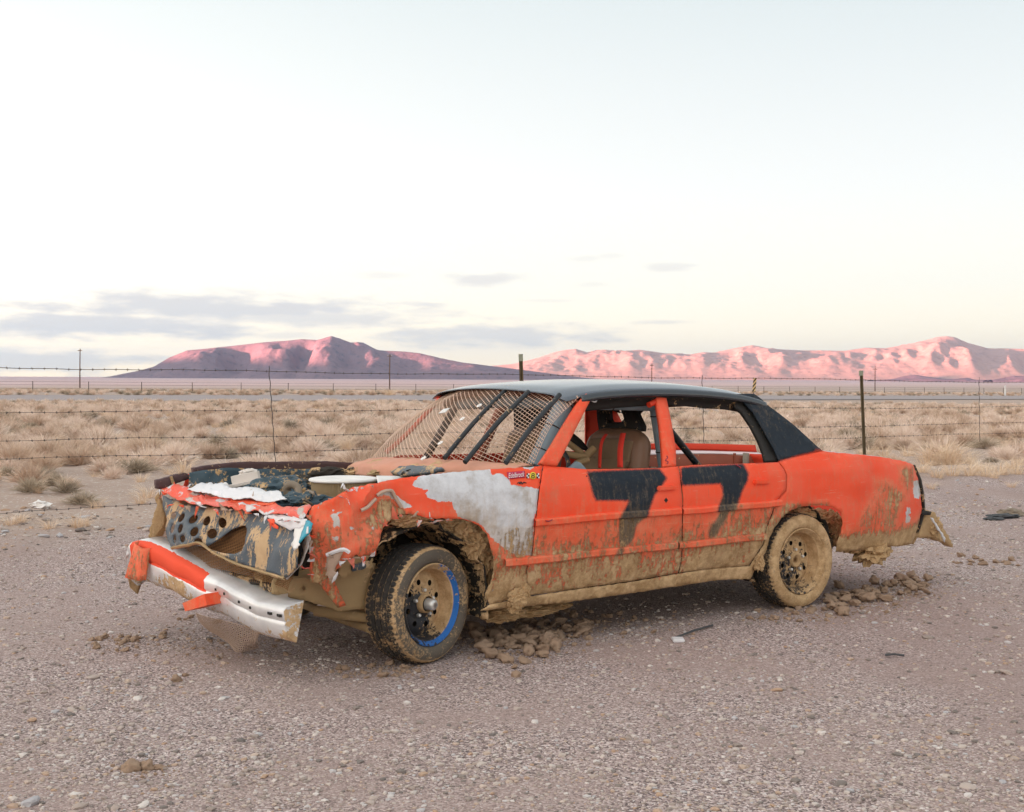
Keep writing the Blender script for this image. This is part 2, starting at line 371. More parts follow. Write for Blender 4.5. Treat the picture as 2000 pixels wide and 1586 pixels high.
def body_attrs(P2, V3):
    """paint, bare metal and mud over the body, from where they lie on it"""
    u, z = V3[:,0], V3[:,2]
    bl = np.max([sdf(p, P2) for p in BLACK], 0); bl = np.where((z < .655) & (u > .5) & (u < 2.7), bl-5.5-2.5*np.sin(u*40+z*25), bl); ba = np.max([sdf(p, P2) for p in BARE], 0)
    mud = np.interp(z, [.2,.30,.42,.478,.485,.52,.60,.668,.672,.70,.75,1.0], [.95,.62,.56,.47,.50,.46,.37,.36,.20,.16,.09,.04])
    mud = mud+np.where(z < .67, .10*smooth(1.6, 2.5, u)+.07*smooth(.9, .55, u), 0)
    mud = np.where(u > 3.0, .12+.60*smooth(.56, .34, z), mud)+0*u
    for i_, p in enumerate(MUDP): mud = np.maximum(mud, (.64 if i_ in (0, 3) else .47)*smooth(-16, 10, sdf(p, P2)))
    mud = np.where(u < .45, np.maximum(mud-.06*(z > .55), .30*smooth(.92, .66, z)+.13*smooth(.0, -.3, u)), mud)
    return {'black': bl, 'bare': ba, 'mud': mud}
def panel(name, outline, fmap, mat, parent, holes=(), step=9., rag=0., thick=.004, attrs=None, seed=1, estep=None, post=None, sharp=40):
    ol = resample(outline, estep or step*.7, rag, seed)
    V, T = fill(ol, [list(h) for h in holes], step)
    V3 = np.array([tuple(fmap(x, y)) for x, y in V])
    if post is not None: V3 = post(V, V3)
    at = attrs(V, V3) if attrs else None
    return finish(name, V3, T[:, ::-1], mat, parent, thick, True, at, sharp)
def const_attr(black=-99, bare=-99, mud=.1):
    return lambda V, V3: {'black': np.full(len(V3), black), 'bare': np.full(len(V3), bare), 'mud': np.full(len(V3), mud)}
def catmull(P, n_):
    P = np.asarray(P, float); k = len(P)
    if k == 2: t = np.linspace(0, 1, n_).reshape((-1,)+(1,)*(P.ndim-1)); return P[0]*(1-t)+P[1]*t
    t = np.linspace(0, k-1, n_); i = np.clip(t.astype(int), 0, k-2); f = (t-i)[:,None]
    p0 = P[np.maximum(i-1, 0)]; p1 = P[i]; p2 = P[i+1]; p3 = P[np.minimum(i+2, k-1)]
    sh = (-1,)+(1,)*(P.ndim-1); f = (t-i).reshape(sh)
    return .5*(2*p1+(p2-p0)*f+(2*p0-5*p1+4*p2-p3)*f**2+(3*p1-p0-3*p2+p3)*f**3)
def patch(name, rows, mat, parent, nu=24, nv=8, thick=.004, crumple=0., cf=8., rag=0., attrs=None, smooth_=True, sharp=35, seed=0):
    """a sheet through rows of 3-D control points, optionally crumpled and with torn edges"""
    R = np.array([[tuple(p) for p in r] for r in rows], float)
    R = np.stack([catmull(r, nu) for r in R]); R = catmull(R, nv)
    if crumple or rag:
        du = np.gradient(R, axis=1); dv = np.gradient(R, axis=0); nr = np.cross(du, dv); nr /= np.maximum(np.linalg.norm(nr, axis=-1, keepdims=True), 1e-9)
        for i in range(nv):
            for j in range(nu):
                p = Vector(R[i,j])*cf+Vector((seed*3.7, seed, 0)); k = 1-2*abs(mnoise.noise(p)); q = mnoise.noise(p*2.3)
                R[i,j] += nr[i,j]*crumple*(k-.5+.5*q)
                if rag and (i in (0, nv-1) or j in (0, nu-1)):
                    w = mnoise.noise_vector(Vector((i*7.1+seed, j*3.3, seed))); R[i,j] += np.array(w)*rag
    V3 = R.reshape(-1, 3); at = attrs(V3, V3) if attrs else None
    return finish(name, V3, grid_faces(nv, nu), mat, parent, thick, smooth_, at, sharp)
def tube(name, pts, r, mat, parent, seg=8, n_=None, r1=None, flat=1., caps=True, attrs=None):
    P = np.array([tuple(p) for p in pts], float)
    if n_: P = catmull(P, n_)
    V, Tq = tube_arrays(P, r, seg, r1, flat, caps)
    return finish(name, V, Tq, mat, parent, 0, True, attrs(V, V) if attrs else None, 50)
def tube_arrays(P, r, seg=6, r1=None, flat=1., caps=True):
    k = len(P); T = np.gradient(P, axis=0); T /= np.maximum(np.linalg.norm(T, axis=1, keepdims=True), 1e-9)
    up = np.array([0,0,1.]) if abs(T[0][2]) < .9 else np.array([1.,0,0]); V = []
    a = np.linspace(0, 2*np.pi, seg, endpoint=False); rr = np.linspace(r, r if r1 is None else r1, k) if not hasattr(r, '__len__') else np.interp(np.linspace(0, 1, k), np.linspace(0, 1, len(r)), r)
    for i in range(k):
        x = np.cross(up, T[i]); x /= max(np.linalg.norm(x), 1e-9); y = np.cross(T[i], x); up = y
        V.append(P[i]+rr[i]*(np.cos(a)[:,None]*x+np.sin(a)[:,None]*y*flat))
    V = np.concatenate(V); i = np.arange(k*seg).reshape(k, seg); j = np.roll(i, -1, 1)
    Tq = np.stack([i[:-1], j[:-1], j[1:], i[1:]], -1).reshape(-1, 4)
    if caps:
        c = len(V); V = np.vstack([V, P[0], P[-1]]); z = np.zeros(seg, int)
        Tq = np.vstack([Tq, np.stack([j[0], i[0], z+c, z+c], -1)[:, [0,1,2,2]], np.stack([i[-1], j[-1], z+c+1, z+c+1], -1)[:, [0,1,2,2]]])
        return V, fixtri(Tq)
    return V, Tq
def fixtri(Q):
    """quads with a doubled last corner become two-triangle splits of the mesh: return triangles"""
    a = Q[:, [0,1,2]]; b = Q[:, [0,2,3]]; k = Q[:,2] != Q[:,3]; return np.vstack([a, b[k]])
def merge(parts):
    V = []; T = []; k = 0
    for v, t in parts:
        t = np.asarray(t); t = fixtri(t) if t.shape[1] == 4 else t
        V.append(v); T.append(t+k); k += len(v)
    return np.vstack(V), np.vstack(T)
def box_arrays(lo, hi, bev=0.):
    bm = bmesh.new(); bmesh.ops.create_cube(bm, size=1)
    for v in bm.verts: v.co = Vector([lo[i]+(v.co[i]+.5)*(hi[i]-lo[i]) for i in range(3)])
    if bev: bmesh.ops.bevel(bm, geom=bm.edges[:], offset=bev, segments=2, affect='EDGES')
    bmesh.ops.triangulate(bm, faces=bm.faces[:]); bm.verts.index_update()
    V = np.array([tuple(v.co) for v in bm.verts]); T = np.array([[v.index for v in f.verts] for f in bm.faces]); bm.free(); return V, T
def lathe_arrays(prof, seg=48, axis='y', mod=None):
    """prof: (axial, radius) pairs"""
    prof = np.array(prof, float); a = np.linspace(0, 2*np.pi, seg, endpoint=False); k = len(prof)
    rr = np.repeat(prof[:,1:2], seg, 1)
    if mod is not None: rr = rr+mod(prof, a)
    yy = np.repeat(prof[:,0:1], seg, 1); c, s_ = np.cos(a)*rr, np.sin(a)*rr
    V = np.stack([c, yy, s_], -1) if axis == 'y' else np.stack([c, s_, yy], -1)
    i = np.arange(k*seg).reshape(k, seg); j = np.roll(i, -1, 1)
    return V.reshape(-1, 3), np.stack([i[:-1], i[1:], j[1:], j[:-1]], -1).reshape(-1, 4)
def blob(name, c, r, mat, parent, sub=3, amp=.35, f=2.2, seed=0, rot=0):
    bm = bmesh.new(); bmesh.ops.create_icosphere(bm, subdivisions=sub, radius=1.); s = Vector((seed*1.7, seed*.9, seed*2.3))
    for v in bm.verts:
        k = 1+amp*mnoise.noise(v.co*f+s)+amp*.5*mnoise.noise(v.co*f*2.7+s); v.co = Vector((v.co.x*r[0]*k, v.co.y*r[1]*k, v.co.z*r[2]*k))+Vector(c)
    me = bpy.data.meshes.new(name); bm.to_mesh(me); bm.free(); return link(name, me, mat, parent)

# ------------------------------------------------------------------ car materials
MUD_A, MUD_B = (.39,.245,.12), (.63,.435,.25)
def mud_color(n, p):
    c = n.mix(n.step(n.noise(14, 6, .7, p), .35, .68), MUD_A, MUD_B); c = n.mix(n.math('MULTIPLY', n.step(n.noise(3.1, 5, .65, p), .45, .7), .55), c, (.24,.145,.072))
    return n.mix(n.math('MULTIPLY', n.step(n.noise(75, 4, .7, p), .5, .72), .5), c, (.72,.51,.29))
def paint_material(name, red, red2, glossy=.5):
    m, n = material(name, glossy, 0, .2); p = n.coord('Object')
    n1 = n.noise(2.2, 4, .6, p); n2 = n.noise(55, 4, .65, p); n3 = n.noise(240, 2, .5, p)
    base = n.mix(n.step(n1, .35, .7), red, red2); base = n.mix(n.math('MULTIPLY', n3, .22), base, (.95,.22,.10))
    scr_ = n.math('MULTIPLY', n.step(n.noise(1., 3, .6, n.mapv(p, (5, 30, 160), (0,0,0), (0,.5,.2)), dist=.6), .67, .70), .5); base = n.mix(scr_, base, (.80,.42,.28))
    scr2 = n.math('MULTIPLY', n.step(n.noise(1., 3, .6, n.mapv(p, (150, 30, 6), (4,0,0), (0,-.35,0)), dist=.5), .69, .715), .55); base = n.mix(scr2, base, (.40,.16,.09))
    dirt = n.math('MULTIPLY', n.step(n.noise(7, 6, .7, p), .52, .78), .28); base = n.mix(dirt, base, (.42,.22,.13))
    jag = n.math('MULTIPLY', n.math('SUBTRACT', n.noise(34, 6, .72, p), .5), 12.)
    soft = n.math('MULTIPLY', n.math('SUBTRACT', n.noise(150, 3, .7, p), .5), 9.)
    bk = n.math('MULTIPLY', n.step(n.math('ADD', n.attr('black'), soft), -3.4, 3.4), n.step(n.noise(48, 6, .75, n.mapv(p, (1,1,.6))), .18, .30))
    blackc = n.mix(n.noise(22, 5, .7, p), (.007,.011,.018), (.022,.032,.046))
    base = n.mix(bk, base, blackc)
    bare = n.step(n.math('ADD', n.attr('bare'), jag), -.6, .6)
    chip = n.step(n.noise(17, 7, .75, n.mapv(p, (1,1,1.4), (3,1,2))), .685, .70); bare = n.math('MAXIMUM', bare, n.math('MULTIPLY', chip, n.step(n.attr('mud'), .14, .3)))
    bc = n.ramp(n.noise(11, 6, .72, p), [(.25,(.44,.41,.40)), (.5,(.63,.63,.66)), (.75,(.78,.78,.81))])
    bc = n.mix(n.step(n.noise(5, 5, .65, n.mapv(p, (1,1,1), (9,0,4))), .50, .68), bc, (.40,.345,.30))
    base = n.mix(bare, base, bc)
    st = n.noise(1., 7, .75, n.mapv(p, (42, 42, 4))); sp = n.noise(52, 7, .85, p); lo = n.noise(3.3, 4, .6, p)
    q = n.math('ADD', n.math('MULTIPLY', st, .95), n.math('ADD', n.math('MULTIPLY', sp, .75), n.math('MULTIPLY', lo, .50)))
    mk = n.math('ADD', n.attr('mud'), n.math('SUBTRACT', q, 1.10))
    mask = n.step(mk, .45, .55); film = n.math('MULTIPLY', n.step(mk, .05, .5), .38)
    mc = mud_color(n, p)
    n.col(n.mix(mask, n.mix(film, base, mc), mc))
    n.rgh(n.math('ADD', n.math('MULTIPLY', mask, .4), n.math('ADD', glossy, n.math('MULTIPLY', n2, .1))))
    h = n.math('ADD', n.math('MULTIPLY', mask, n.math('ADD', .5, n.math('MULTIPLY', n2, 1.3))), n.math('MULTIPLY', bare, -.12))
    n.nrm(n.bump(h, .75, .006)); return m
def simple(name, a, b, sc=12, rough=.8, metal=0., mud=.0, msc=9., bumpd=.002, spec=.3, bumpk=.4):
    """two-tone worn surface, optionally splashed with dried mud"""
    m, n = material(name, rough, metal, spec); p = n.coord('Object'); c = n.mix(n.noise(sc, 6, .65, p), a, b)
    h = n.noise(sc*5, 4, .6, p)
    if mud:
        mk = n.step(n.math('ADD', n.math('MULTIPLY', n.noise(msc, 6, .7, p), .7), n.math('MULTIPLY', n.noise(msc*5, 4, .7, p), .3)), .66-.32*mud, .70-.32*mud)
        c = n.mix(mk, c, mud_color(n, p)); n.rgh(n.math('ADD', rough, n.math('MULTIPLY', mk, 1-rough-.02))); h = n.math('ADD', h, n.math('MULTIPLY', mk, 2.))
        if metal: n.put(n.b.inputs['Metallic'], n.math('MULTIPLY', n.math('SUBTRACT', 1., mk), metal))
    n.col(c); n.nrm(n.bump(h, bumpk, bumpd)); return m
def streaked(name, a, b):
    m, n = material(name, .5, 0, .4); p = n.coord('Object'); c = n.mix(n.noise(7, 6, .65, p), a, b); c = n.mix(n.math('MULTIPLY', n.noise(120, 3, .6, p), .25), c, (.2,.22,.25))
    q = n.math('ADD', n.math('MULTIPLY', n.noise(1., 6, .7, n.mapv(p, (15, 15, 4.5), (0,0,0), (.3,0,0))), .62), n.math('ADD', n.math('MULTIPLY', n.noise(3, 3, .5, p), .28), n.math('MULTIPLY', n.noise(80, 4, .7, p), .16)))
    mk = n.step(q, .535, .575); n.col(n.mix(mk, c, n.mix(n.noise(20, 4, .6, p), (.42,.27,.14), (.62,.44,.27)))); n.rgh(n.math('ADD', .5, n.math('MULTIPLY', mk, .45))); n.nrm(n.bump(n.math('ADD', mk, n.noise(40, 3, .6, p)), .4, .004)); return m
RED, RED2 = (.90,.068,.022), (.88,.115,.060)
M_PAINT = paint_material('orange_red_race_paint', RED, RED2)
M_BLACK = simple('blue_black_spray_paint', (.006,.009,.015), (.016,.023,.034), 8, .10, 0, .0, 9, .0003, 1.0, .05)
M_BLACKMUD = streaked('black_sheet_with_mud', (.018,.027,.036), (.085,.115,.145))
M_DARK = simple('dark_grime', (.014,.013,.013), (.05,.043,.038), 10, .9)
M_DARKMUD = simple('dark_grime_with_mud', (.018,.016,.014), (.055,.047,.038), 10, .9, 0, .5, 7, .004)
M_JAMB = simple('black_grime_with_dust', (.012,.012,.013), (.04,.036,.032), 10, .7, 0, .26, 12, .003)
M_MUD = simple('dried_mud', MUD_A, MUD_B, 16, .97, 0, 0, 9, .012, .1, .9)
M_MUDRAIL = simple('mud_coated_steel', (.30,.20,.10), (.46,.33,.18), 5, .9, 0, .35, 5, .003)
M_RUST = simple('rusty_purple_brown', (.055,.032,.036), (.125,.07,.068), 9, .75, 0, .28, 14, .002)
M_ROOF = simple('sky_sheen_blue_black_roof', (.035,.048,.07), (.10,.12,.15), 3, .12, 0, .03, 8, .0004, 1.0, .08)  # blue-black lifted in colour to stand in for the sky's sheen on top
M_BAYBLUE = simple('blue_grey_bay', (.025,.05,.068), (.085,.125,.15), 7, .7, 0, .42, 13, .003)
M_STEEL = simple('chromed_bumper_steel', (.50,.50,.53), (.74,.74,.77), 6, .32, .75, .22, 9, .002, .5)
M_ALU = simple('torn_white_sheet', (.62,.60,.61), (.80,.79,.81), 9, .5, 0, .12, 12, .002, .4)
M_WHITE = simple('chalky_white', (.70,.67,.64), (.82,.80,.78), 12, .6, 0, .15, 12, .001)
M_JUG = simple('dusty_white_plastic', (.56,.50,.45), (.74,.68,.63), 5, .55, 0, .1, 7, .001)
M_RUBBER = simple('muddy_tyre_rubber', (.016,.015,.015), (.055,.048,.04), 30, .85, 0, .56, 14, .002)
M_HOSE = simple('dusty_rubber_hose', (.18,.145,.11), (.30,.245,.19), 12, .85)
M_FILTER = simple('dusty_pleated_paper', (.36,.27,.16), (.47,.37,.24), 9, .9)
M_PAD = simple('blue_grey_foam', (.17,.24,.29), (.29,.36,.40), 6, .85, 0, .05, 8)
M_CAGE = simple('black_pipe', (.012,.015,.019), (.045,.05,.055), 10, .5, 0, .25, 16)
M_SEAT = simple('brown_vinyl', (.165,.085,.05), (.25,.145,.09), 5, .45, 0, .12, 6, .001, .4)
M_SEATC = simple('brown_cloth', (.19,.125,.075), (.28,.195,.12), 12, .95, 0, .1, 6)
M_STRAP = simple('red_webbing', (.72,.035,.022), (.80,.06,.035), 60, .85)
M_TEAL = simple('teal_plastic', (.02,.26,.38), (.05,.36,.47), 6, .4, 0, .05)
M_INRED = simple('red_brown_inner_panel', (.20,.055,.03), (.33,.09,.05), 5, .7, 0, .22, 7)
M_REDIN = simple('red_inner_skin', (.66,.045,.018), (.76,.07,.03), 5, .6, 0, .06, 7)
M_PINKW = simple('pale_pink_channel_and_highlight', (.62,.50,.50), (.78,.68,.68), 7, .6)
M_COWL = simple('dusty_pink_cowl', (.52,.20,.12), (.62,.36,.27), 4, .8, 0, .34, 5)
M_MESH = simple('pale_rusty_wire', (.62,.34,.20), (.82,.66,.55), 6, .6)
M_RUSTMESH = simple('rust_brown_screen', (.20,.085,.03), (.42,.21,.08), 12, .8)
M_DUSTMESH = simple('dusty_screen', (.40,.28,.21), (.58,.44,.35), 6, .9)
M_CHAIN = simple('mud_coated_chain', (.20,.14,.075), (.34,.25,.14), 20, .85)
M_BARE = simple('bright_bare_steel', (.55,.54,.52), (.78,.77,.75), 9, .35, .6)

# ------------------------------------------------------------------ car: body
car = empty('derelict_race_car', P0, math.atan2(AX.y, AX.x))
tag(car, 'wrecked orange sedan with black 77, wire mesh windscreen and crushed open front end', 'car')
fender_ol = [(610,989),(625,983),(654,971),(666,963.5),(686,953),(732,944),(776,935.5),(818,930),(875,923),(956,917),(1040,912),(1060,909.5),(1052,957),(1046,1010),(1038,1083),(1028,1113),(1029,1165),
             (990,1172),(955,1180),(947,1160),(958,1140),(963,1120),(964,1094),(959,1073),(952,1045),(939,1030),(924,1021),(910,1016),(891,1013),(837,1013),(813,1005),(780,1003.5),(761.5,1017),(748,1030.5),(740,1060),(733,1085),
             (713,1084),(705,1088),(696,1083),(681,1092),(666,1097),(667,1107),(658,1112),(654,1122),(642,1124),(632,1134),(620,1139),(607,1137.5),(605,1119),(605,1066),(610,1026),(602,1012),(605,998)]
fender = panel('front_fender', fender_ol, on_side(), M_PAINT, car, step=7., rag=1.0, attrs=body_attrs)
fender['label'] = 'crumpled front fender with a bare grey metal patch'
fdoor_ol = [(1061.5,909.5),(1100,913),(1145,917),(1220,916),(1290,914),(1324.5,911),(1327,925),(1332.5,974),(1331.5,1030),(1330.5,1089),(1324,1119),(1230,1135),(1150,1146),(1060,1159),(1031,1163),(1029.5,1113),(1040,1083),(1048,1010),(1054,957)]
fdoor = panel('door', fdoor_ol, on_side(-.004), M_PAINT, car, step=7.5, rag=.3, attrs=body_attrs); fdoor['label'] = 'front door with a sprayed black 7'
rdoor_ol = [(1326.5,911),(1355,908.5),(1440,906),(1520,903),(1531,918),(1536,929),(1534,958),(1516,978),(1507,1003),(1497,1028),(1490,1062),(1462,1104),(1345,1116),(1326,1118.5),(1332.5,1089),(1333.5,1030),(1334.5,974),(1329,925)]
rdoor = panel('door', rdoor_ol, on_side(-.003), M_PAINT, car, step=7.5, rag=.3, attrs=body_attrs); rdoor['label'] = 'rear door with a sprayed black 7'
qtr_ol = [(1521.5,902),(1527,897),(1606,880.5),(1617,883),(1660,886.5),(1722,893),(1768,901.5),(1783,908),(1792,933),(1798,966),(1799.5,996),(1791,1034),(1781,1062),(1765,1065.5),(1722,1069),(1672,1075.5),(1632,1078),
          (1634,1059),(1642,1041),(1645.7,1021),(1642,1001),(1629,992),(1611,987),(1584,987),(1561,991),(1541,998.7),(1526,1011),(1513,1029),(1503,1049),(1498,1067),(1495,1079),(1478,1102),(1465,1130),(1400,1120),(1464,1106),(1492,1063),(1499,1028),(1509,1003),(1518,979),(1536,959.5),(1537.5,929),(1532.5,917)]
qtr = panel('rear_quarter_panel', qtr_ol, on_side(), M_PAINT, car, step=7.5, rag=.8, attrs=body_attrs); qtr['label'] = 'rear quarter panel splashed with mud'
sill_ol = [(938,1193),(955,1181.5),(990,1174),(1030,1166),(1060,1161),(1150,1148),(1230,1137),(1325,1120.5),(1400,1109),(1462,1106),(1474,1112),(1465,1131),(1400,1133),(1275,1152),(1100,1177)]
panel('sill', sill_ol, on_side(-.002), M_PAINT, car, step=8, rag=.8, attrs=body_attrs)
def strip(name, u0, u1, z0, z1, proud=.022):
    R = []
    for u in np.linspace(u0, u1, 40):
        zc = (z0+z1)/2; v = side_v(u, zc)-.004
        w = .004*mnoise.noise(Vector((u*5, z0, 0)))
        R.append([(u, v+.012, z1+.004+w), (u, v-proud*.7, z1+w), (u, v-proud, z1-.008+w), (u, v-proud, z0+.006+w), (u, v-proud*.7, z0+w), (u, v+.012, z0-.004+w)])
    R = np.array(R).transpose(1, 0, 2); V = R.reshape(-1, 3)
    P2 = np.array([proj2(p) for p in V]); at = body_attrs(P2, V); at['mud'] = at['mud']*0+np.where(z0 > .6, .27, .44)+.05*np.sin(V[:,0]*9); at['bare'] = at['bare']*0-99
    return finish(name, V, grid_faces(6, 40), M_PAINT, car, 0, True, at, 30)
def proj2(p):
    w = P0+AX*p[0]+NX*p[1]; return 1000+F*w.x/w.y, HZ-F*(p[2]-CH)/w.y
strip('side_moulding', .672, 1.715, .664, .702); strip('side_moulding', 1.728, 2.565, .660, .697)
strip('side_moulding', .50, 1.715, .464, .503); strip('side_moulding', 1.728, 2.44, .462, .500)
def handle(px, py, par):
    c = on_side(-.012)(px, py); V, T = box_arrays((c.x-.065, c.y-.016, c.z-.014), (c.x+.065, c.y+.012, c.z+.014), .006)
    finish('door_handle', V, T, M_PAINT, par, 0, True, const_attr(-99, -99, .15)(V, V), 40)
handle(1301, 953, fdoor); handle(1487, 941, rdoor)
def slot(name, px, py, r, par, mat=M_DARK, off=-.007, sq=4):
    f = on_side(off); P = [f(px+r*math.cos(a), py+r*1.3*math.sin(a)) for a in np.linspace(0, 2*math.pi, sq, endpoint=False)]
    me = bpy.data.meshes.new(name); me.from_pydata([tuple(p) for p in P], [], [tuple(range(len(P)))[::-1]]); return link(name, me, mat, par)
slot('lock_hole', 1301, 977, 4, fdoor); slot('mirror_hole', 1154, 928, 3.2, fdoor, sq=8); slot('screw_hole', 1146, 930, 1.3, fdoor, sq=6)

# pillars, roof, sail panels
def bar(name, p, q, r, mat, parent=None, seg=8, flat=1., n_=None, r1=None): return tube(name, [p, q], r, mat, parent or car, seg, n_, r1, flat)
ap_ol = [(1062,909),(1053,905),(1075,872),(1100,830),(1125,790),(1141,771),(1151,774),(1149,785),(1140,803),(1110,862),(1090,903),(1086,911)]
panel('windscreen_pillar', ap_ol, on_side(.0), M_PAINT, car, step=7, thick=.035, attrs=const_attr(-99, -99, .22))
bp_ol = [(1279,776),(1283,771),(1293,770),(1298,776),(1309,830),(1317,880),(1318,912),(1294,914),(1293,880),(1288,830)]
panel('door_pillar', bp_ol, on_side(.02), M_PAINT, car, step=7, thick=.03, attrs=const_attr(-99, -99, .12))
tube('hinge_bolt_bracket', [on_side(.03)(1281, 784), on_side(.03)(1267, 791)], .018, M_REDIN, car, 8)
sail_ol = [(1438,770),(1472,769),(1487,780),(1498,791),(1521,808),(1552,832),(1594,871),(1606,880.5),(1562,889.5),(1527,897),(1521,901),(1514,884),(1491,842),(1470,806),(1452,786)]
panel('sail_panel', sail_ol, on_side(-.001), M_PAINT, car, step=8, thick=.006, attrs=body_attrs)
jamb_ol = [(1434,777),(1452,786),(1470,806),(1491,842),(1513,884),(1521,901),(1493,903),(1489,885),(1480,862),(1465,833),(1447,807),(1433,796)]
panel('window_jamb', jamb_ol, on_side(.035), M_JAMB, car, step=7, thick=.02)
# roof skin: crowned sheet between the two drip rails
zr_u = [1.05,1.16,1.30,1.55,1.85,2.15,2.40,2.55,2.66,2.74]; zr_z = [1.330,1.354,1.371,1.384,1.386,1.374,1.353,1.330,1.302,1.266]
VN, VF = .165, 1.575
rows = []
for s in np.linspace(0, 1, 15):
    v = VN+(VF-VN)*s; cr = 1-(2*s-1)**2; row = []
    for u, z in zip(zr_u, zr_z):
        edge = -.018*max(0, 1-min(s, 1-s)/.05)
        row.append((u-.075*cr*(1 if u < 1.3 else 0)+.02*(1-cr)*(1 if u < 1.2 else 0), v, z+.052*cr**.8+edge))
    rows.append(row)
patch('roof', rows, M_ROOF, car, 40, 30, .006, sharp=0)
def rail_line(side):
    v = VN-.012 if side == 'n' else VF+.012
    return [(u, v, z-.030) for u, z in zip(zr_u[1:-1], zr_z[1:-1])]
R_ = rail_line('n'); patch('drip_rail', [[(a, b-.002, c+.022) for a, b, c in R_], [(a, b-.012, c+.002) for a, b, c in R_], [(a, b-.010, c-.020) for a, b, c in R_]], M_BLACK, car, 30, 5, .006)
patch('window_header', [[(a, b+.012, c-.018) for a, b, c in R_], [(a, b+.05, c-.045) for a, b, c in R_], [(a+.01, b+.06, c-.075-.006*math.sin(a*30)) for a, b, c in R_]], M_JAMB, car, 30, 5, .01, .004, 20)
R_ = rail_line('f'); patch('window_header', [[(a, b, c+.02) for a, b, c in R_], [(a, b, c-.035) for a, b, c in R_], [(a, b-.03, c-.07) for a, b, c in R_]], M_DARKMUD, car, 24, 4, .01)
patch('windscreen_header', [[(1.13, VN+.0, 1.318), (1.055, .87, 1.388), (1.13, VF, 1.318)], [(1.18, VN, 1.290), (1.105, .87, 1.350), (1.18, VF, 1.290)]], M_INRED, car, 24, 4, .012, .004, 12)
patch('rear_header', [[(2.72, VN, 1.262), (2.76, .87, 1.31), (2.72, VF, 1.262)], [(2.68, VN, 1.20), (2.72, .87, 1.262), (2.68, VF, 1.20)]], M_BLACK, car, 20, 4, .01)
V, T = merge([tube_arrays(catmull([tuple(on_side(-.0)(x, y)) for x, y in q], 14), .0045, 6) for q in [[(1154,782),(1163,785),(1166,777),(1160,772),(1153,775),(1154,782)]]])
finish('roof_pin', V, T, M_WHITE, car)

# far side of the body
VFAR = 1.72
far = at_plane((0, VFAR, 0), (0, 1, 0))
def mir(pts):  # a far-side panel from (u, z) outline
    return lambda x, y: Vector((x/1000, VFAR+.02-float(np.interp(y/1000, [.2,.5,.75,.95,1.35], [.05,-.0,-.03,.02,.16])), y/1000))
far_ol = [(380,880),(620,885),(760,900),(900,945),(1500,935),(2500,925),(2990,965),(3400,945),(3950,890),(4030,600),(3930,380),(3190,320),(3080,560),(2747,640),(2430,540),(2380,250),(390,250),(300,560),(100,640),(-150,640),(-340,560),(-480,560),(-560,700),(-520,880),(-200,915)]
panel('body_side', far_ol, mir(0), M_REDIN, car, step=55, thick=.006, estep=50)
for nm, q, mt, w in [('windscreen_pillar', [(.78,1.67,.97),(.92,1.64,1.09),(1.16,1.59,1.335)], M_REDIN, .026), ('door_pillar', [(1.50,1.69,.90),(1.57,1.66,1.06),(1.66,1.59,1.30)], M_INRED, .045)]:
    tube(nm, q, w, mt, car, 8, 10, None, .6)
panel('sail_panel', [(1143,785),(1197,790),(1215,826),(1240,846),(1268,868),(1200,890),(1143,882)], at_plane((2.4, 1.62, 1.0), (0, 1, .22)), M_REDIN, car, step=8, thick=.012)
patch('quarter_rim', [[far(1268,866), far(1330,865.5), far(1400,867), (4.2,1.69,.92)], [far(1268,878), far(1330,879), far(1400,880), (4.22,1.69,.862)]], M_REDIN, car, 16, 4, .01)
patch('trunk_channel', [[far(1255,879)-Vector((0,.01,0)), far(1330,880)-Vector((0,.02,0)), far(1400,881.5)-Vector((0,.02,0)), (4.22,1.67,.858)], [(2.98,1.61,.885), (3.35,1.60,.882), (3.75,1.60,.868), (4.22,1.60,.835)]], M_PINKW, car, 16, 4, .008)
patch('trunk_side_panel', [[(2.5,1.60,.885), (3.35,1.59,.878), (3.75,1.59,.862), (4.2,1.59,.83)], [(2.5,1.56,.40), (3.3,1.54,.40), (3.8,1.54,.40), (4.1,1.54,.40)]], M_INRED, car, 16, 6, .006, .006, 6)
for u in (3.42, 3.86): tube('panel_rib', [(u, 1.585, .87), (u-.03, 1.55, .45)], .012, M_INRED, car, 6)
patch('trunk_brace', [[(3.93,1.56,.87),(3.99,1.56,.865)],[(3.86,1.50,.70),(3.93,1.50,.70)]], M_HOSE, car, 3, 3, .01)
patch('rear_panel', [[(4.0,.1,.84), (4.10,.87,.86), (4.05,1.66,.86)], [(4.06,.1,.62), (4.13,.87,.62), (4.08,1.66,.62)], [(3.95,.12,.40), (4.02,.87,.38), (3.97,1.66,.38)]], M_REDIN, car, 20, 10, .006, .02, 5)
patch('trunk_floor', [[(2.95,.12,.42), (4.0,.12,.42)], [(2.95,1.62,.42), (4.0,1.62,.42)]], M_DARKMUD, car, 12, 8, .01, .01, 5)
patch('parcel_shelf', [[(2.50,.2,.80), (2.92,.2,.80)], [(2.50,1.58,.80), (2.92,1.58,.80)]], M_DARKMUD, car, 8, 10, .01, .01, 6)
patch('quarter_lip_highlight', [[on_side()(x, y) for x, y in ((1606,880.5),(1660,886.5),(1722,893),(1783,908))], [on_side()(x, y)+Vector((0,.055,-.012)) for x, y in ((1606,880.5),(1660,886.5),(1722,893),(1783,908))]], M_PINKW, car, 16, 3, .005)  # pale pink colour paints the highlight along the quarter's top edge
panel('tail_lamp_surround', c5((1440,190),(1500,420),(1508,545),(1470,690),(1428,802),(1452,760),(1490,650),(1520,545),(1512,420),(1490,300)), on_side(.03), M_DARKMUD, car, step=6, thick=.03)

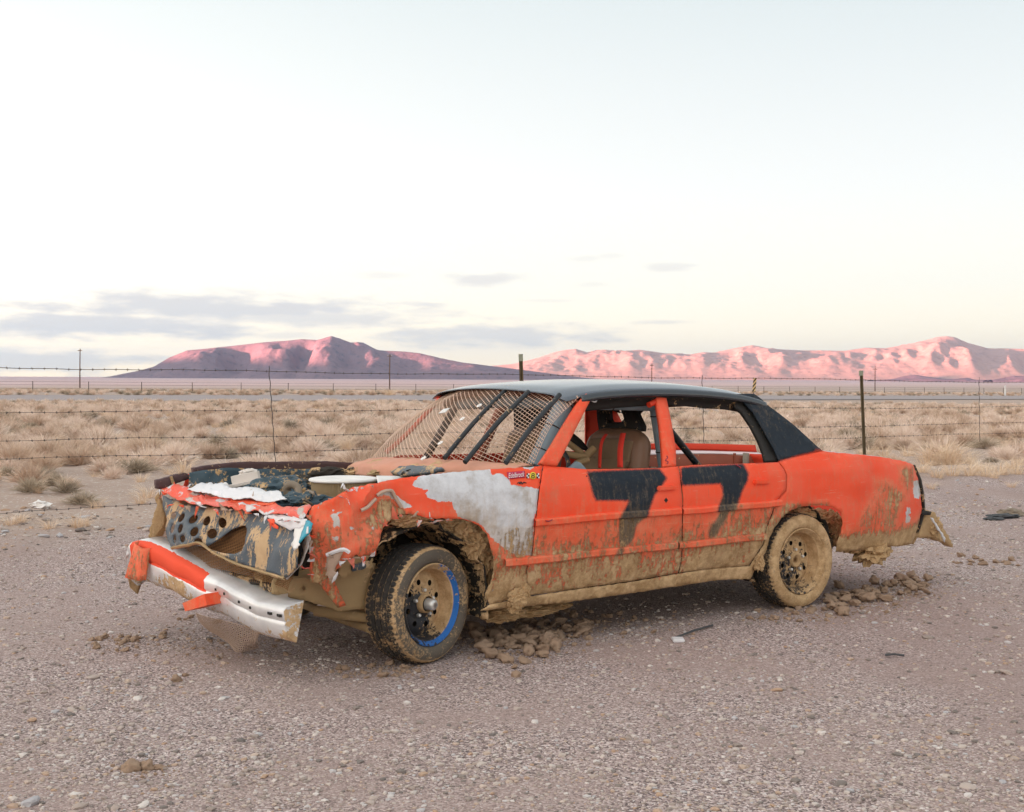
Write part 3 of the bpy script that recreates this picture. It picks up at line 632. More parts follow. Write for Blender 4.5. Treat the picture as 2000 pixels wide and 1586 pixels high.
# floor, firewall, chassis
for nm, lo, hi, mt in [('floor_pan', (.45,.09,.27), (2.95,1.66,.33), M_DARKMUD), ('firewall', (.52,.14,.30), (.58,1.62,.90), M_DARKMUD), ('dashboard', (.72,.18,.74), (.95,1.58,.88), M_DARK),
                       ('rear_bulkhead', (2.44,.14,.33), (2.50,1.62,.80), M_DARKMUD), ('gearbox', (.30,.72,.20), (1.1,1.05,.42), M_DARKMUD), ('fuel_tank', (3.2,.45,.30), (3.8,1.3,.42), M_DARKMUD), ('rear_axle', (2.69,.2,.24), (2.80,1.55,.33), M_DARKMUD),
                       ('front_axle_beam', (-.05,.22,.20), (.05,1.5,.28), M_MUDRAIL)]:
    V, T = box_arrays(lo, hi, .02); finish(nm, V, T, mt, car)
for v in (.38, 1.36):
    V, T = box_arrays((-.30, v-.05, .27), (.5, v+.05, .42), .012); finish('frame_rail', V, T, M_MUDRAIL, car)
# near front frame horn and muddy splash panel that show below the torn wing
horn = at_plane((-.4, .22, .3), (.12, 1, 0))
panel('frame_horn', [(531,1137),(538,1125),(580,1128),(640,1131),(720,1098),(733,1100),(726,1140),(716,1188),(662,1194),(640,1186),(600,1174),(560,1165),(531,1160)], horn, M_MUDRAIL, car, holes=[[(593+4*math.cos(a), 1149+5*math.sin(a)) for a in np.linspace(0, 2*math.pi, 10, endpoint=False)]], step=9, rag=1., thick=.012)
panel('splash_flap', [(616,1130),(650,1128),(664,1160),(676,1182),(660,1187),(645,1168)], at_plane((-.4, .15, .3), (.1, 1, .15)), M_PAINT, car, step=8, thick=.004, attrs=const_attr(-99, -99, .52))
panel('inner_wing_flap', c3((700,1290),(860,1235),(1010,1220),(1085,1235),(1110,1345),(1060,1400),(900,1420),(820,1455),(690,1500),(650,1440)), at_plane((-.3, .10, .5), (.1, 1, .1)), M_MUDRAIL, car, step=7, rag=2.5, thick=.02)
panel('rubber_strip', c3((830,1345),(1050,1290),(1065,1330),(1040,1375),(840,1425)), at_plane((-.3, .08, .5), (.1, 1, .1)), M_BLACKMUD, car, step=7, rag=1., thick=.02)
panel('torn_fender_tongue', c3((520,1235),(640,1180),(730,1180),(690,1260),(650,1340),(610,1420),(650,1440),(580,1580),(530,1480),(500,1480),(520,1380)), on_side(-.03), M_DUSTMESH, car, step=6, rag=1, thick=.004)
tube('torn_fender_edge', [on_side(-.035)(638,1084), on_side(-.04)(668,1073), on_side(-.035)(682,1079)], .010, M_ALU, car, 6, 8)
panel('torn_metal_tip', c3((580,1580),(600,1500),(655,1430),(665,1460),(630,1540)), on_side(-.036), M_ALU, car, step=5, thick=.004)
tube('torn_arch_lip', [on_side(-.012)(*q) for q in c3((1165,450),(1240,400),(1350,385),(1400,470),(1480,600))], .009, M_DUSTMESH, car, 6, 14)
tube('torn_arch_lip', [on_side(-.012)(*q) for q in c3((960,640),(1040,600),(1100,540),(1150,490))], .009, M_DUSTMESH, car, 6, 10)
# wheel housings
def housing(u0, r, v0, v1, name, z0=.30, mat=M_DARKMUD, a0=-.30, a1=math.pi+.3):
    rows = []
    for v in np.linspace(v0, v1, 5):
        rr = r*(1-.10*((v-v0)/(v1-v0))**2); rows.append([(u0+rr*math.cos(a), v, z0+rr*.98*math.sin(a)) for a in np.linspace(a0, a1, 20)])
    patch(name, rows, mat, car, 40, 12, .006, .025, 8)
    back = [[(u0, v1, z0)]*20, rows[-1]]; patch(name+'_wall', [[(u0+(q[0]-u0)*k, v1, z0+(q[2]-z0)*k) for q in rows[-1]] for k in (0.02, .5, 1)], mat, car, 30, 6, .006, .02, 7)
housing(.07, .40, .06, .62, 'front_wheel_housing', a1=2.45); housing(2.80, .375, .05, .50, 'rear_wheel_housing')
for i, (px, py, v, r) in enumerate([(905,1040,.12,(.07,.06,.055)),(930,1062,.10,(.06,.06,.075)),(880,1028,.16,(.08,.06,.04)),(945,1090,.13,(.045,.06,.08)),(955,1130,.15,(.04,.06,.10)),(800,1018,.1,(.10,.05,.03))]):
    blob('mud_cake', at_v(px, py, v), r, M_MUD, car, 4, .5, 3.2, i)
for i, (px, py, v, r) in enumerate([(1560,1003,.12,(.13,.07,.05)),(1600,1010,.16,(.10,.07,.05)),(1530,1018,.10,(.06,.06,.05)),(1632,1040,.15,(.045,.07,.09)),(1626,1018,.18,(.06,.07,.06)),(1700,1078,.10,(.13,.09,.075)),(1715,1072,.14,(.09,.07,.08)),(1665,1072,.12,(.09,.05,.03))]):
    blob('mud_cake', at_v(px, py, v), r, M_MUD, car, 4, .5, 3.2, i+20)
for i, (px, py, v, r) in enumerate([(1012,1168,.0,(.055,.03,.05)),(1004,1182,.02,(.04,.03,.04)),(1025,1155,.0,(.03,.025,.04)),(985,1200,.2,(.13,.07,.035)),(1040,1192,.22,(.14,.08,.03)),(1090,1183,.25,(.08,.05,.02)),(1482,1098,.0,(.035,.03,.05))]):
    blob('mud_cake', at_v(px, py, v), r, M_MUD, car, 4, .5, 3.4, i+40)
# rear bumper stub, packed with mud
panel('rear_bumper_stub', c5((1520,540),(1580,550),(1600,590),(1660,690),(1725,800),(1728,826),(1680,795),(1600,770),(1560,745),(1455,750),(1480,680)), at_plane((4.08, .15, .5), (-.25, 1, .1)), M_MUD, car, step=6, rag=1.5, thick=.05)
blob('mud_cake', at_plane((4.08, .15, .5), (-.25, 1, .1))(1818, 1030), (.09,.06,.07), M_MUD, car, 4, .5, 3.2, 71)
panel('bumper_chrome_edge', c5((1575,600),(1590,600),(1640,680),(1690,760),(1685,790),(1650,720),(1610,660)), at_plane((4.08, .07, .5), (-.25, 1, .1)), M_ALU, car, step=5, rag=1., thick=.006)
panel('bumper_socket', c5((1515,540),(1580,552),(1570,580),(1505,575)), at_plane((4.06, .10, .5), (-.25, 1, .1)), M_DARK, car, step=6, thick=.01)
# ------------------------------------------------------------------ car: wrecked front end
def k1(*pts): return [(280+x*.1261, 880+y*.1261) for x, y in pts]
def k2(*pts): return [(440+x*.1261, 880+y*.1261) for x, y in pts]
def k8(*pts): return [(1080+x*.13, 740+y*.13) for x, y in pts]
A_ = Vector((-.12, 1.65, 0))
front = at_plane((-.605, 0, .785), A_.cross(Vector((-.08, 0, -.27))))
FN = A_.cross(Vector((-.08, 0, -.27))).normalized()          # points forwards
def front_off(o): return at_plane(Vector((-.605, 0, .785))+FN*o, FN)
def ell(cx, cy, rx, ry, n_=14, rot=0): return [(cx+rx*math.cos(a)*math.cos(rot)-ry*math.sin(a)*math.sin(rot), cy+rx*math.cos(a)*math.sin(rot)+ry*math.sin(a)*math.cos(rot)) for a in np.linspace(0, 2*math.pi, n_, endpoint=False)]
holes = [ell(x, y, rx, ry, 14, .12) for x, y, rx, ry in [(339,1007,5.2,7),(357,1012,6.4,9.4),(381,1015,7.3,9.6),(407,1018,6.4,10),(432,1020.6,6.3,10),(341,1033,5,10),(361,1034.5,5.8,9.2),(390,1041,6.8,10),(416,1042.7,7,10),(347,1054,4,8),(368,1055,7,7.5),(397,1060,6,7)]]
tear = resample([(407,1069.5),(425,1056),(450,1035),(462,1029),(471,1026),(480,1027),(486,1032),(490,1042),(490.5,1063),(482,1078),(468,1084),(448,1083),(425,1077)], 5)
def bulge(P2, V3):
    V3 = V3.copy()
    for i, (x, y) in enumerate(P2):
        t = (y-985)/140.; k = mnoise.noise(Vector((x*.014, y*.014, 0))); r = 1-2*abs(mnoise.noise(Vector((x*.02+y*.012, y*.008, 4))))
        V3[i] += np.array(FN)*min(1, max(0, (x-318)/60))*(.030*k-.016*r+.035*math.sin(min(1, max(0, t))*2.6)-.005)
    return V3
panel('nose_panel', [(319,968),(351,983),(373,985.5),(419,991),(469,996),(500,1003),(528,1010),(560,1014),(596,1018),(598,1040),(591,1058),(593,1082),(584,1107),(558,1129),(554,1128),(507,1114),(463,1100),(431,1086),(412,1076),(403,1070),(390,1067),(372,1068),(351,1069),(337,1069),(328,1050),(324,1031),(327,1016),(318,987)],
      front, M_BLACKMUD, car, holes=holes+[tear], step=6.5, rag=.5, thick=.004, post=bulge)
# torn lower edge of the nose, folded to a strap
tp = [(337,1070),(352,1067.5),(370,1064),(385,1060.5),(397,1064),(408,1073),(420,1081),(434,1088),(463,1101.5),(507,1115.5),(540,1125),(556,1130)]
fo = front_off(.035)
patch('torn_strap', [[fo(x, y-2.6) for x, y in tp], [fo(x, y+.4)+FN*.012 for x, y in tp], [fo(x, y+2.8) for x, y in tp]], M_MUDRAIL, car, 50, 5, .004, .003, 30, .002)
# torn sheets, shards and teal plastic at the corner of the nose
panel('torn_white_sheet', k2((540,965),(800,988),(1160,1035),(1250,1055),(1230,1180),(1050,1210),(1010,1235),(840,1150),(760,1090),(690,1050)), front_off(.022), M_ALU, car, step=6, rag=1., post=lambda P, V: bulge(P, V), thick=.003)
panel('torn_white_sheet', k2((1060,1215),(1225,1180),(1205,1440),(1235,1480),(1150,1570),(1105,1500),(1080,1480),(1090,1350)), front_off(.03), M_WHITE, car, step=6, rag=1.4, post=lambda P, V: bulge(P, V), thick=.003)
panel('teal_shard', k2((1240,1085),(1300,1085),(1365,1130),(1340,1300),(1260,1380),(1215,1450),(1205,1300)), front_off(.034), M_TEAL, car, step=6, rag=.6, post=lambda P, V: bulge(P, V), thick=.006)
panel('teal_shard_streak', k2((1275,1185),(1300,1180),(1325,1290),(1290,1300)), front_off(.042), M_WHITE, car, step=5, thick=.003, post=lambda P, V: bulge(P, V))
panel('orange_shard', k2((670,1070),(702,1060),(830,1175),(832,1222),(780,1205)), front_off(.03), M_PAINT, car, step=6, rag=.5, attrs=const_attr(-99, -99, .1), post=lambda P, V: bulge(P, V))
panel('torn_red_edge', [(583,1108),(593,1082),(592,1060),(600,1040),(607,1050),(600,1075),(590,1100),(560,1132),(558,1129)], front_off(-.02), M_PAINT, car, step=6, rag=1, attrs=const_attr(-99, 2, .35))
# header: crushed orange and pink strip above the nose
HN = A_.cross(Vector((.2, 0, .10))).normalized(); header = at_plane((-.61, 0, .787), HN)
def crush3(amp, f=5.):
    def g(P2, V3):
        V3 = V3.copy()
        for i, (x, y, z) in enumerate(V3):
            a = 1-2*abs(mnoise.noise(Vector((x*f, y*f, 2)))); b = 1-2*abs(mnoise.noise(Vector((x*f*2.3+y*3, y*f*1.7, 9)))); V3[i] += np.array((-.2, 0, 1.))*amp*(a*.8+b*.45-.5)
        return V3
    return g
def crush(amp, f=.03):
    def g(P2, V3):
        V3 = V3.copy()
        for i, (x, y) in enumerate(P2):
            a = 1-2*abs(mnoise.noise(Vector((x*f, y*f*1.6, 2)))); b = 1-2*abs(mnoise.noise(Vector((x*f*2.2+y*f, y*f*3, 9)))); V3[i] += np.array((-.25, 0, 1.))*amp*(a*.7+b*.5-.5)
        return V3
    return g
def header_attr(P2, V3):
    n_ = np.array([mnoise.noise(Vector((x*.05, y*.13, 1))) for x, y in P2]); return {'black': np.full(len(P2), -99.), 'bare': n_*14-2, 'mud': np.full(len(P2), .2)}
M_PINKPAINT = paint_material('sun_faded_pink_red_paint', (.78,.075,.045), (.74,.19,.18), .45)
hd = panel('header_panel', k1((270,640),(420,525),(490,570),(560,560),(660,600),(800,640),(900,680),(1100,705),(1250,730))+k2((0,728),(300,765),(600,785),(770,800),(770,835),(850,890),(1050,920),(1200,885),(1300,870),(1345,920),(1270,1000),(1190,1065),(1060,1030),(700,1015),(520,975),(300,955),(0,910))+k1((1100,885),(740,835),(600,812),(500,750),(330,700)),
      header, M_PINKPAINT, car, step=6, rag=1.2, attrs=header_attr, post=crush3(.026, 4.5), thick=.004, sharp=12)
panel('folded_orange_lip', k1((1050,740),(1130,715),(1340,735),(1586,770))+k2((300,770),(600,790),(775,800),(765,832),(700,850),(560,850),(300,830),(0,800))+k1((1400,790),(1200,765)), at_plane((-.60, 0, .800), HN), M_PAINT, car, step=6, rag=.8, attrs=const_attr(-99, -99, .22), post=crush3(.016, 4.5), thick=.004)
panel('torn_white_sheet', [(366,955),(381,948),(393,944.5),(429,945.6),(447,953),(470,957),(497,955),(511,956.6),(520,964),(532,962),(545,960),(550,966),(561,976),(540,978.5),(524,979),(480,977),(440,973),(400,966),(380,961)], at_plane(header(480,976)+Vector((0,0,.02)), A_.cross(Vector((.3, 0, .075)))), M_ALU, car, step=6, rag=1.4, post=crush3(.022, 3.6), thick=.003, sharp=12)
panel('torn_orange_corner', k1((280,640),(420,520),(490,575),(430,640),(320,690)), at_plane((-.56, 0, .81), HN), M_PAINT, car, step=5, rag=1., attrs=const_attr(-99, -99, .2), post=crush(.01, .03))
# far wing: rusty rail, mud coated end
rail = at_plane((0, 1.66, 0), (0, 1, 0))
panel('wing_rail', k1((190,460),(410,402),(450,380),(620,340),(690,380),(830,410),(790,490),(700,432),(540,490),(440,520),(320,600),(200,590)), rail, M_RUST, car, step=7, rag=.6, thick=.05)
panel('wing_rail', k1((760,272),(940,236),(1300,192),(1586,172))+k2((300,170),(700,178),(1100,170),(1586,164))+[(700,904.5),(706,905),(700,917),(660,918),(640,917)]+k2((1200,292),(700,320),(480,312),(200,292),(0,310))+k1((1200,332),(1000,380),(820,405),(770,380)), rail, M_RUST, car, step=7, rag=.5, thick=.05)
panel('rail_clip', k1((410,402),(445,395),(490,520),(450,540)), at_plane((0, 1.625, 0), (0, 1, 0)), M_MUDRAIL, car, step=5, thick=.01)
tube('rail_edge', [at_v(*q, 1.63) for q in k1((820,408),(1000,382))+k2((0,312),(200,295),(480,314),(700,324),(1100,300),(1586,292))], .006, M_MUDRAIL, car, 6, 30)
panel('wing_end', [(318,985),(326,1015),(324,1032),(318,1046),(296,1053),(290,1046),(300,1010),(308,985),(303,972),(312,960)], at_plane((-.70, 1.66, .7), (.5, 1, 0)), M_MUD, car, step=6, rag=1.5, thick=.03)
patch('inner_wing', [[at_v(372, 922, 1.60), at_v(440, 915, 1.60), at_v(560, 916, 1.60), at_v(690, 918, 1.60)], [at_v(372, 975, 1.56), at_v(440, 985, 1.54), at_v(560, 985, 1.54), at_v(690, 985, 1.56)], [(-.5,1.5,.45), (-.3,1.5,.45), (.1,1.5,.45), (.5,1.5,.45)]], M_BAYBLUE, car, 40, 14, .006, .03, 7)
patch('inner_wing', [[(-.5,.10,.74), (-.2,.10,.84), (.2,.09,.90), (.6,.08,.93)], [(-.5,.26,.50), (-.2,.30,.62), (.2,.30,.66), (.6,.26,.6)]], M_DARKMUD, car, 26, 8, .006, .02, 7)
patch('nose_backing_sheet', [[(-.46,.32,.76), (-.56,1.64,.76)], [(-.50,.34,.46), (-.64,1.64,.42)]], M_DARK, car, 10, 6, .04)  # dark backing sheet added to block light behind the nose holes
# rust coloured screen behind the nose: many fine wires
parts = []
def scr_u(v, z): return -.605-.0727*v-.296*(.785-z)+.06-.02*math.sin(v*3+z*9)-.006*math.sin(z*60)
for i in range(50):
    z = .43+.0068*i; parts.append(tube_arrays(np.array([(scr_u(v, z+.03*math.sin(v*2.2)), v, z+.03*math.sin(v*2.2)) for v in np.linspace(.12, 1.66, 20)]), .0022, 3, caps=False))
for v in np.arange(.14, 1.64, .018):
    parts.append(tube_arrays(np.array([(scr_u(v+.25*(z-.5), z)+.002, v+.25*(z-.5), z) for z in np.linspace(.43, .77, 8)]), .0010, 3, caps=False))
V, T = merge(parts); tag(finish('grille_screen', V, T, M_RUSTMESH, car, 0, True, None, 0), kind='stuff')
# engine: block, rocker covers, air cleaner, hose, washer jug
V, T = box_arrays((-.30, .60, .42), (.42, 1.12, .72), .04); eng = finish('engine', V, T, M_DARKMUD, car)
blob('valve_cover', (.02, .62, .735), (.30,.07,.055), M_BAYBLUE, eng, 4, .12, 2, 2); blob('valve_cover', (.02, 1.08, .735), (.30,.07,.055), M_BAYBLUE, eng, 4, .12, 2, 3)
blob('crumpled_blue_shroud', at_v(545, 962, 1.05), (.20,.16,.09), M_BAYBLUE, car, 4, .35, 2.2, 5)
blob('crumpled_blue_shroud', at_v(590, 985, .62), (.16,.10,.06), M_BAYBLUE, car, 4, .35, 2.6, 6)
ac = at_v(671, 934, .78); R0 = .186
ek = empty('air_cleaner', ac, 0, car)
V, T = lathe_arrays([(-.020,.0),(-.018,.05),(-.006,.06),(.004,.10),(.0,.13),(.004,.165),(.000,R0),(-.008,R0+.004),(-.014,R0),(-.012,.16),(-.03,0)], 64, 'z'); finish('lid', V, fixtri(T), M_WHITE, ek)
V, T = lathe_arrays([(-.014,.174),(-.105,.174)], 240, 'z', lambda p, a: np.where(np.arange(240) % 2, -.006, .002)[None,:]); finish('filter_element', V, fixtri(T), M_FILTER, ek, 0, False)
V, T = lathe_arrays([(-.100,R0-.004),(-.108,R0+.004),(-.122,R0-.01),(-.135,.12),(-.16,.10)], 64, 'z'); finish('base_plate', V, fixtri(T), M_HOSE, ek)
tube('radiator_hose', [at_v(x, y, v) for x, y, v in [(563,966,.86),(560,955,.86),(564,947.5,.84),(573,947,.82),(582,954,.80),(583,966,.78),(577,976,.76),(577,983,.73),(588,987,.70),(604,990,.66)]], .0215, M_HOSE, car, 12, 50)
def img_box(name, px, py, v, size, mat, parent, tilt=0., bev=.04):
    c = at_v(px, py, v); V, T = box_arrays([-s/2 for s in size], [s/2 for s in size], bev)
    R = Matrix.Rotation(-math.atan2(AX.y, AX.x), 3, 'Z') @ Matrix.Rotation(tilt, 3, 'Y'); V = np.array([tuple(R @ Vector(q)+c) for q in V]); return finish(name, V, T, mat, parent)
jug = img_box('washer_jug', 482, 943, 1.22, (.24,.15,.105), M_JUG, car, -.20, .045)
tube('jug_neck', [at_v(442, 949, 1.16), at_v(434, 953, 1.15)], .022, M_WHITE, jug, 10)
blob('crumpled_rag', at_v(486, 924, 1.3), (.055,.05,.022), M_JUG, car, 3, .6, 3, 8)
panel('white_bay_sheet', [(735,929.5),(768,930),(792,931),(800,932),(776,936.5),(738,944)], at_plane((.3, .6, .90), (0, -.25, 1)), M_WHITE, car, step=6, thick=.004)
for i, (px, py, v, r) in enumerate([(600,955,1.1,(.10,.1,.07)),(640,925,1.4,(.12,.05,.04)),(760,923,.9,(.12,.06,.02)),(700,922,1.3,(.10,.06,.025)),(585,945,1.3,(.06,.05,.05)),(830,922,.55,(.14,.05,.025))]):
    blob('engine_bay_grime', at_v(px, py, v), r, M_DARKMUD if i != 2 else M_MUDRAIL, car, 3, .45, 3, i+60)
panel('heater_box', [(758,914),(800,912),(850,913),(868,917),(840,924),(790,929),(765,925)], at_plane((.30, .7, .93), (-.6, .1, .8)), M_BLACKMUD, car, step=7, rag=1, thick=.02)
# cowl
cowl_r = [(.66,1.66,.925),(.52,1.25,.965),(.47,.85,.985),(.56,.45,.988),(.76,.06,.975)]; cowl_f = [(.50,1.66,.895),(.35,1.25,.93),(.29,.85,.945),(.40,.45,.955),(.64,.03,.962)]
patch('cowl', [cowl_r, [tuple((np.array(a)+np.array(b))/2+np.array((0,0,.008))) for a, b in zip(cowl_r, cowl_f)], cowl_f, [(a-.02, b, c-.06) for a, b, c in cowl_f]], M_COWL, car, 60, 14, .005, .007, 9, .006)
# windscreen: welded wire mesh, bars, washers
head = [(1.17,1.575,1.338),(1.085,1.25,1.384),(1.05,.87,1.402),(1.085,.5,1.387),(1.16,.165,1.342)]
SB = catmull(np.array(cowl_r)+np.array((.0,0,.004)), 101); ST = catmull(np.array(head), 101)
def screen(s, t):
    s = np.clip(s, 0, 1); x = s*100; i = np.minimum(x.astype(int), 99); f = (x-i)[:,None]
    b = SB[i]*(1-f)+SB[i+1]*f; h = ST[i]*(1-f)+ST[i+1]*f; t = t[:,None]; p = b*(1-t)+h*t
    p[:,0] -= .035*np.sin(np.pi*t[:,0]); p[:,2] += .02*np.sin(np.pi*t[:,0]); p[:,2] += .006*np.sin(s*23)*np.sin(t[:,0]*9); return p
parts = []
for s in np.linspace(0, 1, 74): t = np.linspace(0, 1, 12); parts.append(tube_arrays(screen(np.full(12, s), t), .0016, 3, caps=False))
for s0 in np.arange(.02, 1.85, .0335):
    t0 = max(0, (s0-1)/.85); t1 = min(1, s0/.85)
    if t1-t0 > .02: t = np.linspace(t0, t1, 14); parts.append(tube_arrays(screen(s0-.85*t, t), .0023, 3, caps=False))
V, T = merge(parts); wm = tag(finish('windscreen_mesh', V, T, M_MESH, car, 0, True, None, 0), kind='stuff')
SN = Vector((-.57, 0, .82)); scr = lambda o: at_plane(Vector((.74, .85, 1.19))+SN*o, SN)
for a, b in [((987,763),(868,895)), ((1032,765),(908,903)), ((1093,771),(988,904))]:
    P_, Q_ = scr(.0)(*a), scr(-.0)(*b); tube('windscreen_bar', [P_, P_.lerp(Q_, .5)+SN*.012, Q_], .014, M_CAGE, car, 10, 14)
for x, y in [(936,792),(903,818),(860,865),(827,895)]:
    c = scr(.035)(x, y); V, T = lathe_arrays([(-.002,.005),(-.002,.017),(.002,.017),(.002,.005),(-.002,.005)], 20, 'z'); R = SN.to_track_quat('Z', 'Y').to_matrix()
    finish('washer', np.array([tuple(R @ Vector(q)+c) for q in V]), fixtri(T), M_WHITE, wm, 0, False)
panel('mesh_patch_plate', [(856,808),(866,799),(879,797),(869,806)], scr(.035), M_WHITE, car, step=6, thick=.003)

# ------------------------------------------------------------------ car: front bumper, hanging screen, chains
BT = [at_v(247,1088,1.62), at_v(256,1063,1.60), at_v(300,1074,1.35), at_v(345,1098,1.08), at_v(400,1131,.78), at_v(440,1148,.56), at_v(490,1174,.30), at_v(520,1184,.14), at_v(558,1190,.02)]
def off(P, px=0, py=0, du=0): return [Vector(p)+Vector((du+px, 0, py)) for p in P]
prof = [(.17,.030),(.07,.024),(.012,.012),(-.004,-.006),(.0,-.045),(.010,-.056),(.0,-.072),(.016,-.13),(.05,-.155),(.10,-.16)]
# top plate narrows towards the far end, face drops
rows = []
for k, (du, dz) in enumerate(prof):
    row = []
    for i, p in enumerate(BT):
        e = (.6, .8, 1, 1, 1, 1, .85, .7, .55)[i] if k in (0, 9) else 1.
        s = (1.35, 1.35, 1.30, 1.22, 1.1, 1.05, 1., 1., 1.)[i] if k > 3 else 1.
        row.append(Vector((p.x+du*e*(1.25 if (k == 0 and 3 <= i <= 6) else 1), p.y, p.z+dz*s)))
    rows.append(row)
M_BUMP = None
def bumper_mat():
    m, n = material('painted_chrome_bumper', .35, .0, .5); p = n.coord('Object')
    x, y, z = n.sep(p)[:3]
    chrome = n.ramp(n.noise(5, 5, .6, p), [(.3,(.58,.57,.57)), (.6,(.76,.75,.75)), (.8,(.84,.83,.82))])
    jag = n.math('MULTIPLY', n.math('SUBTRACT', n.noise(11, 6, .72, p), .5), 1.)
    orange = n.math('MAXIMUM', n.step(n.math('ADD', n.attr('orange'), n.math('MULTIPLY', jag, .9)), .48, .51), n.step(n.math('ADD', n.attr('spot'), jag), .62, .65))
    c = n.mix(orange, chrome, (.80,.075,.025))
    mk = n.step(n.math('ADD', n.attr('mud'), n.math('MULTIPLY', n.math('SUBTRACT', n.noise(19, 6, .75, p), .5), 1.7)), .48, .58)
    n.col(n.mix(mk, c, mud_color(n, p))); dull = n.math('MAXIMUM', mk, orange)
    n.rgh(n.math('ADD', .30, n.math('MULTIPLY', dull, .5))); n.put(n.b.inputs['Metallic'], n.math('MULTIPLY', n.math('SUBTRACT', 1., dull), .35))
    n.nrm(n.bump(n.math('ADD', mk, n.math('MULTIPLY', n.noise(9, 4, .6, p), .5)), .5, .005)); return m
M_BUMP = bumper_mat()
R = np.stack([catmull(np.array([tuple(q) for q in r]), 70) for r in rows]); nr, nc = R.shape[:2]
for i in range(nr):
    for j in range(nc): R[i,j] += np.array((1,0,.6))*.012*mnoise.noise(Vector(R[i,j])*5)
kk, jj = np.meshgrid(np.arange(nr), np.linspace(0, 1, nc), indexing='ij')
orange = np.where((kk >= 2) & (kk <= 5) & (jj < .50) & (jj > .12), 1., 0.)
spot = np.where((kk <= 2) & (jj > .45), .42, np.where((kk >= 7) & (jj > .85), .40, 0.)); mud = np.where(kk >= 8, .56, np.where(kk >= 7, .40, np.where(kk >= 6, .30, .10)))+.35*np.exp(-((jj-.36)/.06)**2)*(kk >= 6)+.3*(jj > .93)*(kk >= 7)+np.where(jj < .07, .35, 0)
bum = finish('front_bumper', R.reshape(-1, 3), grid_faces(nr, nc), M_BUMP, car, .005, True, {'orange': orange.ravel(), 'spot': spot.ravel(), 'mud': mud.ravel()}, 50)
cp = R[:, -1]; cV_ = np.vstack([cp, cp.mean(0)[None]]); finish('bumper_end', cV_, [(i, i+1, nr) for i in range(nr-1)]+[(nr-1, 0, nr)], M_BUMP, bum, .004, False, {'orange': np.zeros(nr+1), 'spot': np.full(nr+1, .3), 'mud': np.full(nr+1, .5)})
bum['label'] = 'bent chrome and orange front bumper hanging loose'
def bump_pt(j, k): # point on the bumper: j along (0 far .. 1 near), k profile index
    return Vector(R[k, int(round(j*(nc-1)))])
# vertical guard near the far end and the small box guard
g0 = bump_pt(.14, 3)
patch('bumper_guard', [[at_v(x, y, v) for x, y, v in [(272,1056,1.50),(254,1122,1.50)]], [at_v(x, y, v)+Vector((-.035,0,0)) for x, y, v in [(276,1060,1.49),(257,1127,1.49)]], [at_v(x, y, v)+Vector((-.03,0,0)) for x, y, v in [(290,1070,1.40),(281,1133,1.40)]], [at_v(x, y, v)+Vector((.01,0,0)) for x, y, v in [(292,1070,1.38),(282,1133,1.38)]]], M_PAINT, bum, 8, 10, .006, attrs=const_attr(-99, -99, .42))
def gbox(name, quad, depth, mat, mud):
    f = [Vector(q) for q in quad]; b = [q+Vector(depth) for q in f]; V = np.array([tuple(q) for q in f+b])
    T = [(0,1,2),(0,2,3),(4,6,5),(4,7,6),(0,4,5),(0,5,1),(1,5,6),(1,6,2),(2,6,7),(2,7,3),(3,7,4),(3,4,0)]
    return finish(name, V, T, mat, bum, 0, False, const_attr(-99, -99, mud)(V, V))
gb = lambda x, y, v, e=-.05: at_v(x, y, v)+Vector((e, 0, 0))
gbox('bumper_guard', [gb(375,1176,.82), gb(418,1158,.62), gb(423,1180,.60), gb(380,1192,.80)], (.09,.02,0), M_PAINT, .30)
for j in (.56,.62,.69,.75,.90,.955):
    V, T = box_arrays(tuple(bump_pt(j, 4)+Vector((-.010,-.006 if j < .9 else -.02,.010))), tuple(bump_pt(j, 4)+Vector((.004,.006 if j < .9 else .01,.022)))); finish('slot', V, T, M_DARK, bum)
# dusty screen that hangs under the bumper and drags on the gravel
ht = [(372,1198,.92),(410,1208,.75),(450,1222,.55),(492,1240,.35)]
hb = [G_ for G_ in [(-.62,1.10,.07),(-.60,.98,.03),(-.575,.84,.006),(-.50,.70,.05)]]
Rt = catmull(np.array([tuple(at_v(*q)+Vector((.03,0,0))) for q in ht]), 60); Rb = catmull(np.array(hb), 60)
parts = []
for j in range(0, 60, 2): parts.append(tube_arrays(np.array([Rt[j]*(1-t)+Rb[j]*t+np.array((-.02*math.sin(t*3+j*.1), 0, .0)) for t in np.linspace(0, 1, 8)]), .0021, 3, caps=False))
for t in np.linspace(0, 1, 15): parts.append(tube_arrays((Rt*(1-t)+Rb*t+np.array([(-.02*math.sin(t*3+j*.1), 0, 0) for j in range(60)]))[::4], .0024, 3, caps=False))
V, T = merge(parts); tag(finish('hanging_screen', V, T, M_DUSTMESH, car, 0, True, None, 0), kind='stuff')
def chain(px, y0, y1, v, count):
    for i in range(count):
        c = at_v(px+1.2*math.sin(i), y0+(y1-y0)*(i+.5)/count, v); a = np.linspace(0, 2*np.pi, 15)[:-1]; L = abs(y1-y0)/count*6.9/2400*.62
        e = np.array([.8129,-.5824,0]) if i % 2 else np.array([.5824,.8129,0]); P = np.array([np.array(c)+e*.011*math.cos(t)+np.array((0,0,L*math.sin(t))) for t in a]); P = np.vstack([P, P[:1]])
        V, T = tube_arrays(P, .0042, 5, caps=False); finish('chain_link', V, T, M_CHAIN, car)
chain(493, 1128, 1158, .62, 3); chain(514, 1124, 1178, .50, 6); chain(524, 1124, 1178, .46, 6)
V, T = box_arrays((-.64, .40, .36), (-.30, .52, .48), .012); finish('bumper_bracket', V, T, M_MUDRAIL, car)
V, T = box_arrays((-.62, 1.22, .36), (-.30, 1.34, .48), .012); finish('bumper_bracket', V, T, M_MUDRAIL, car)
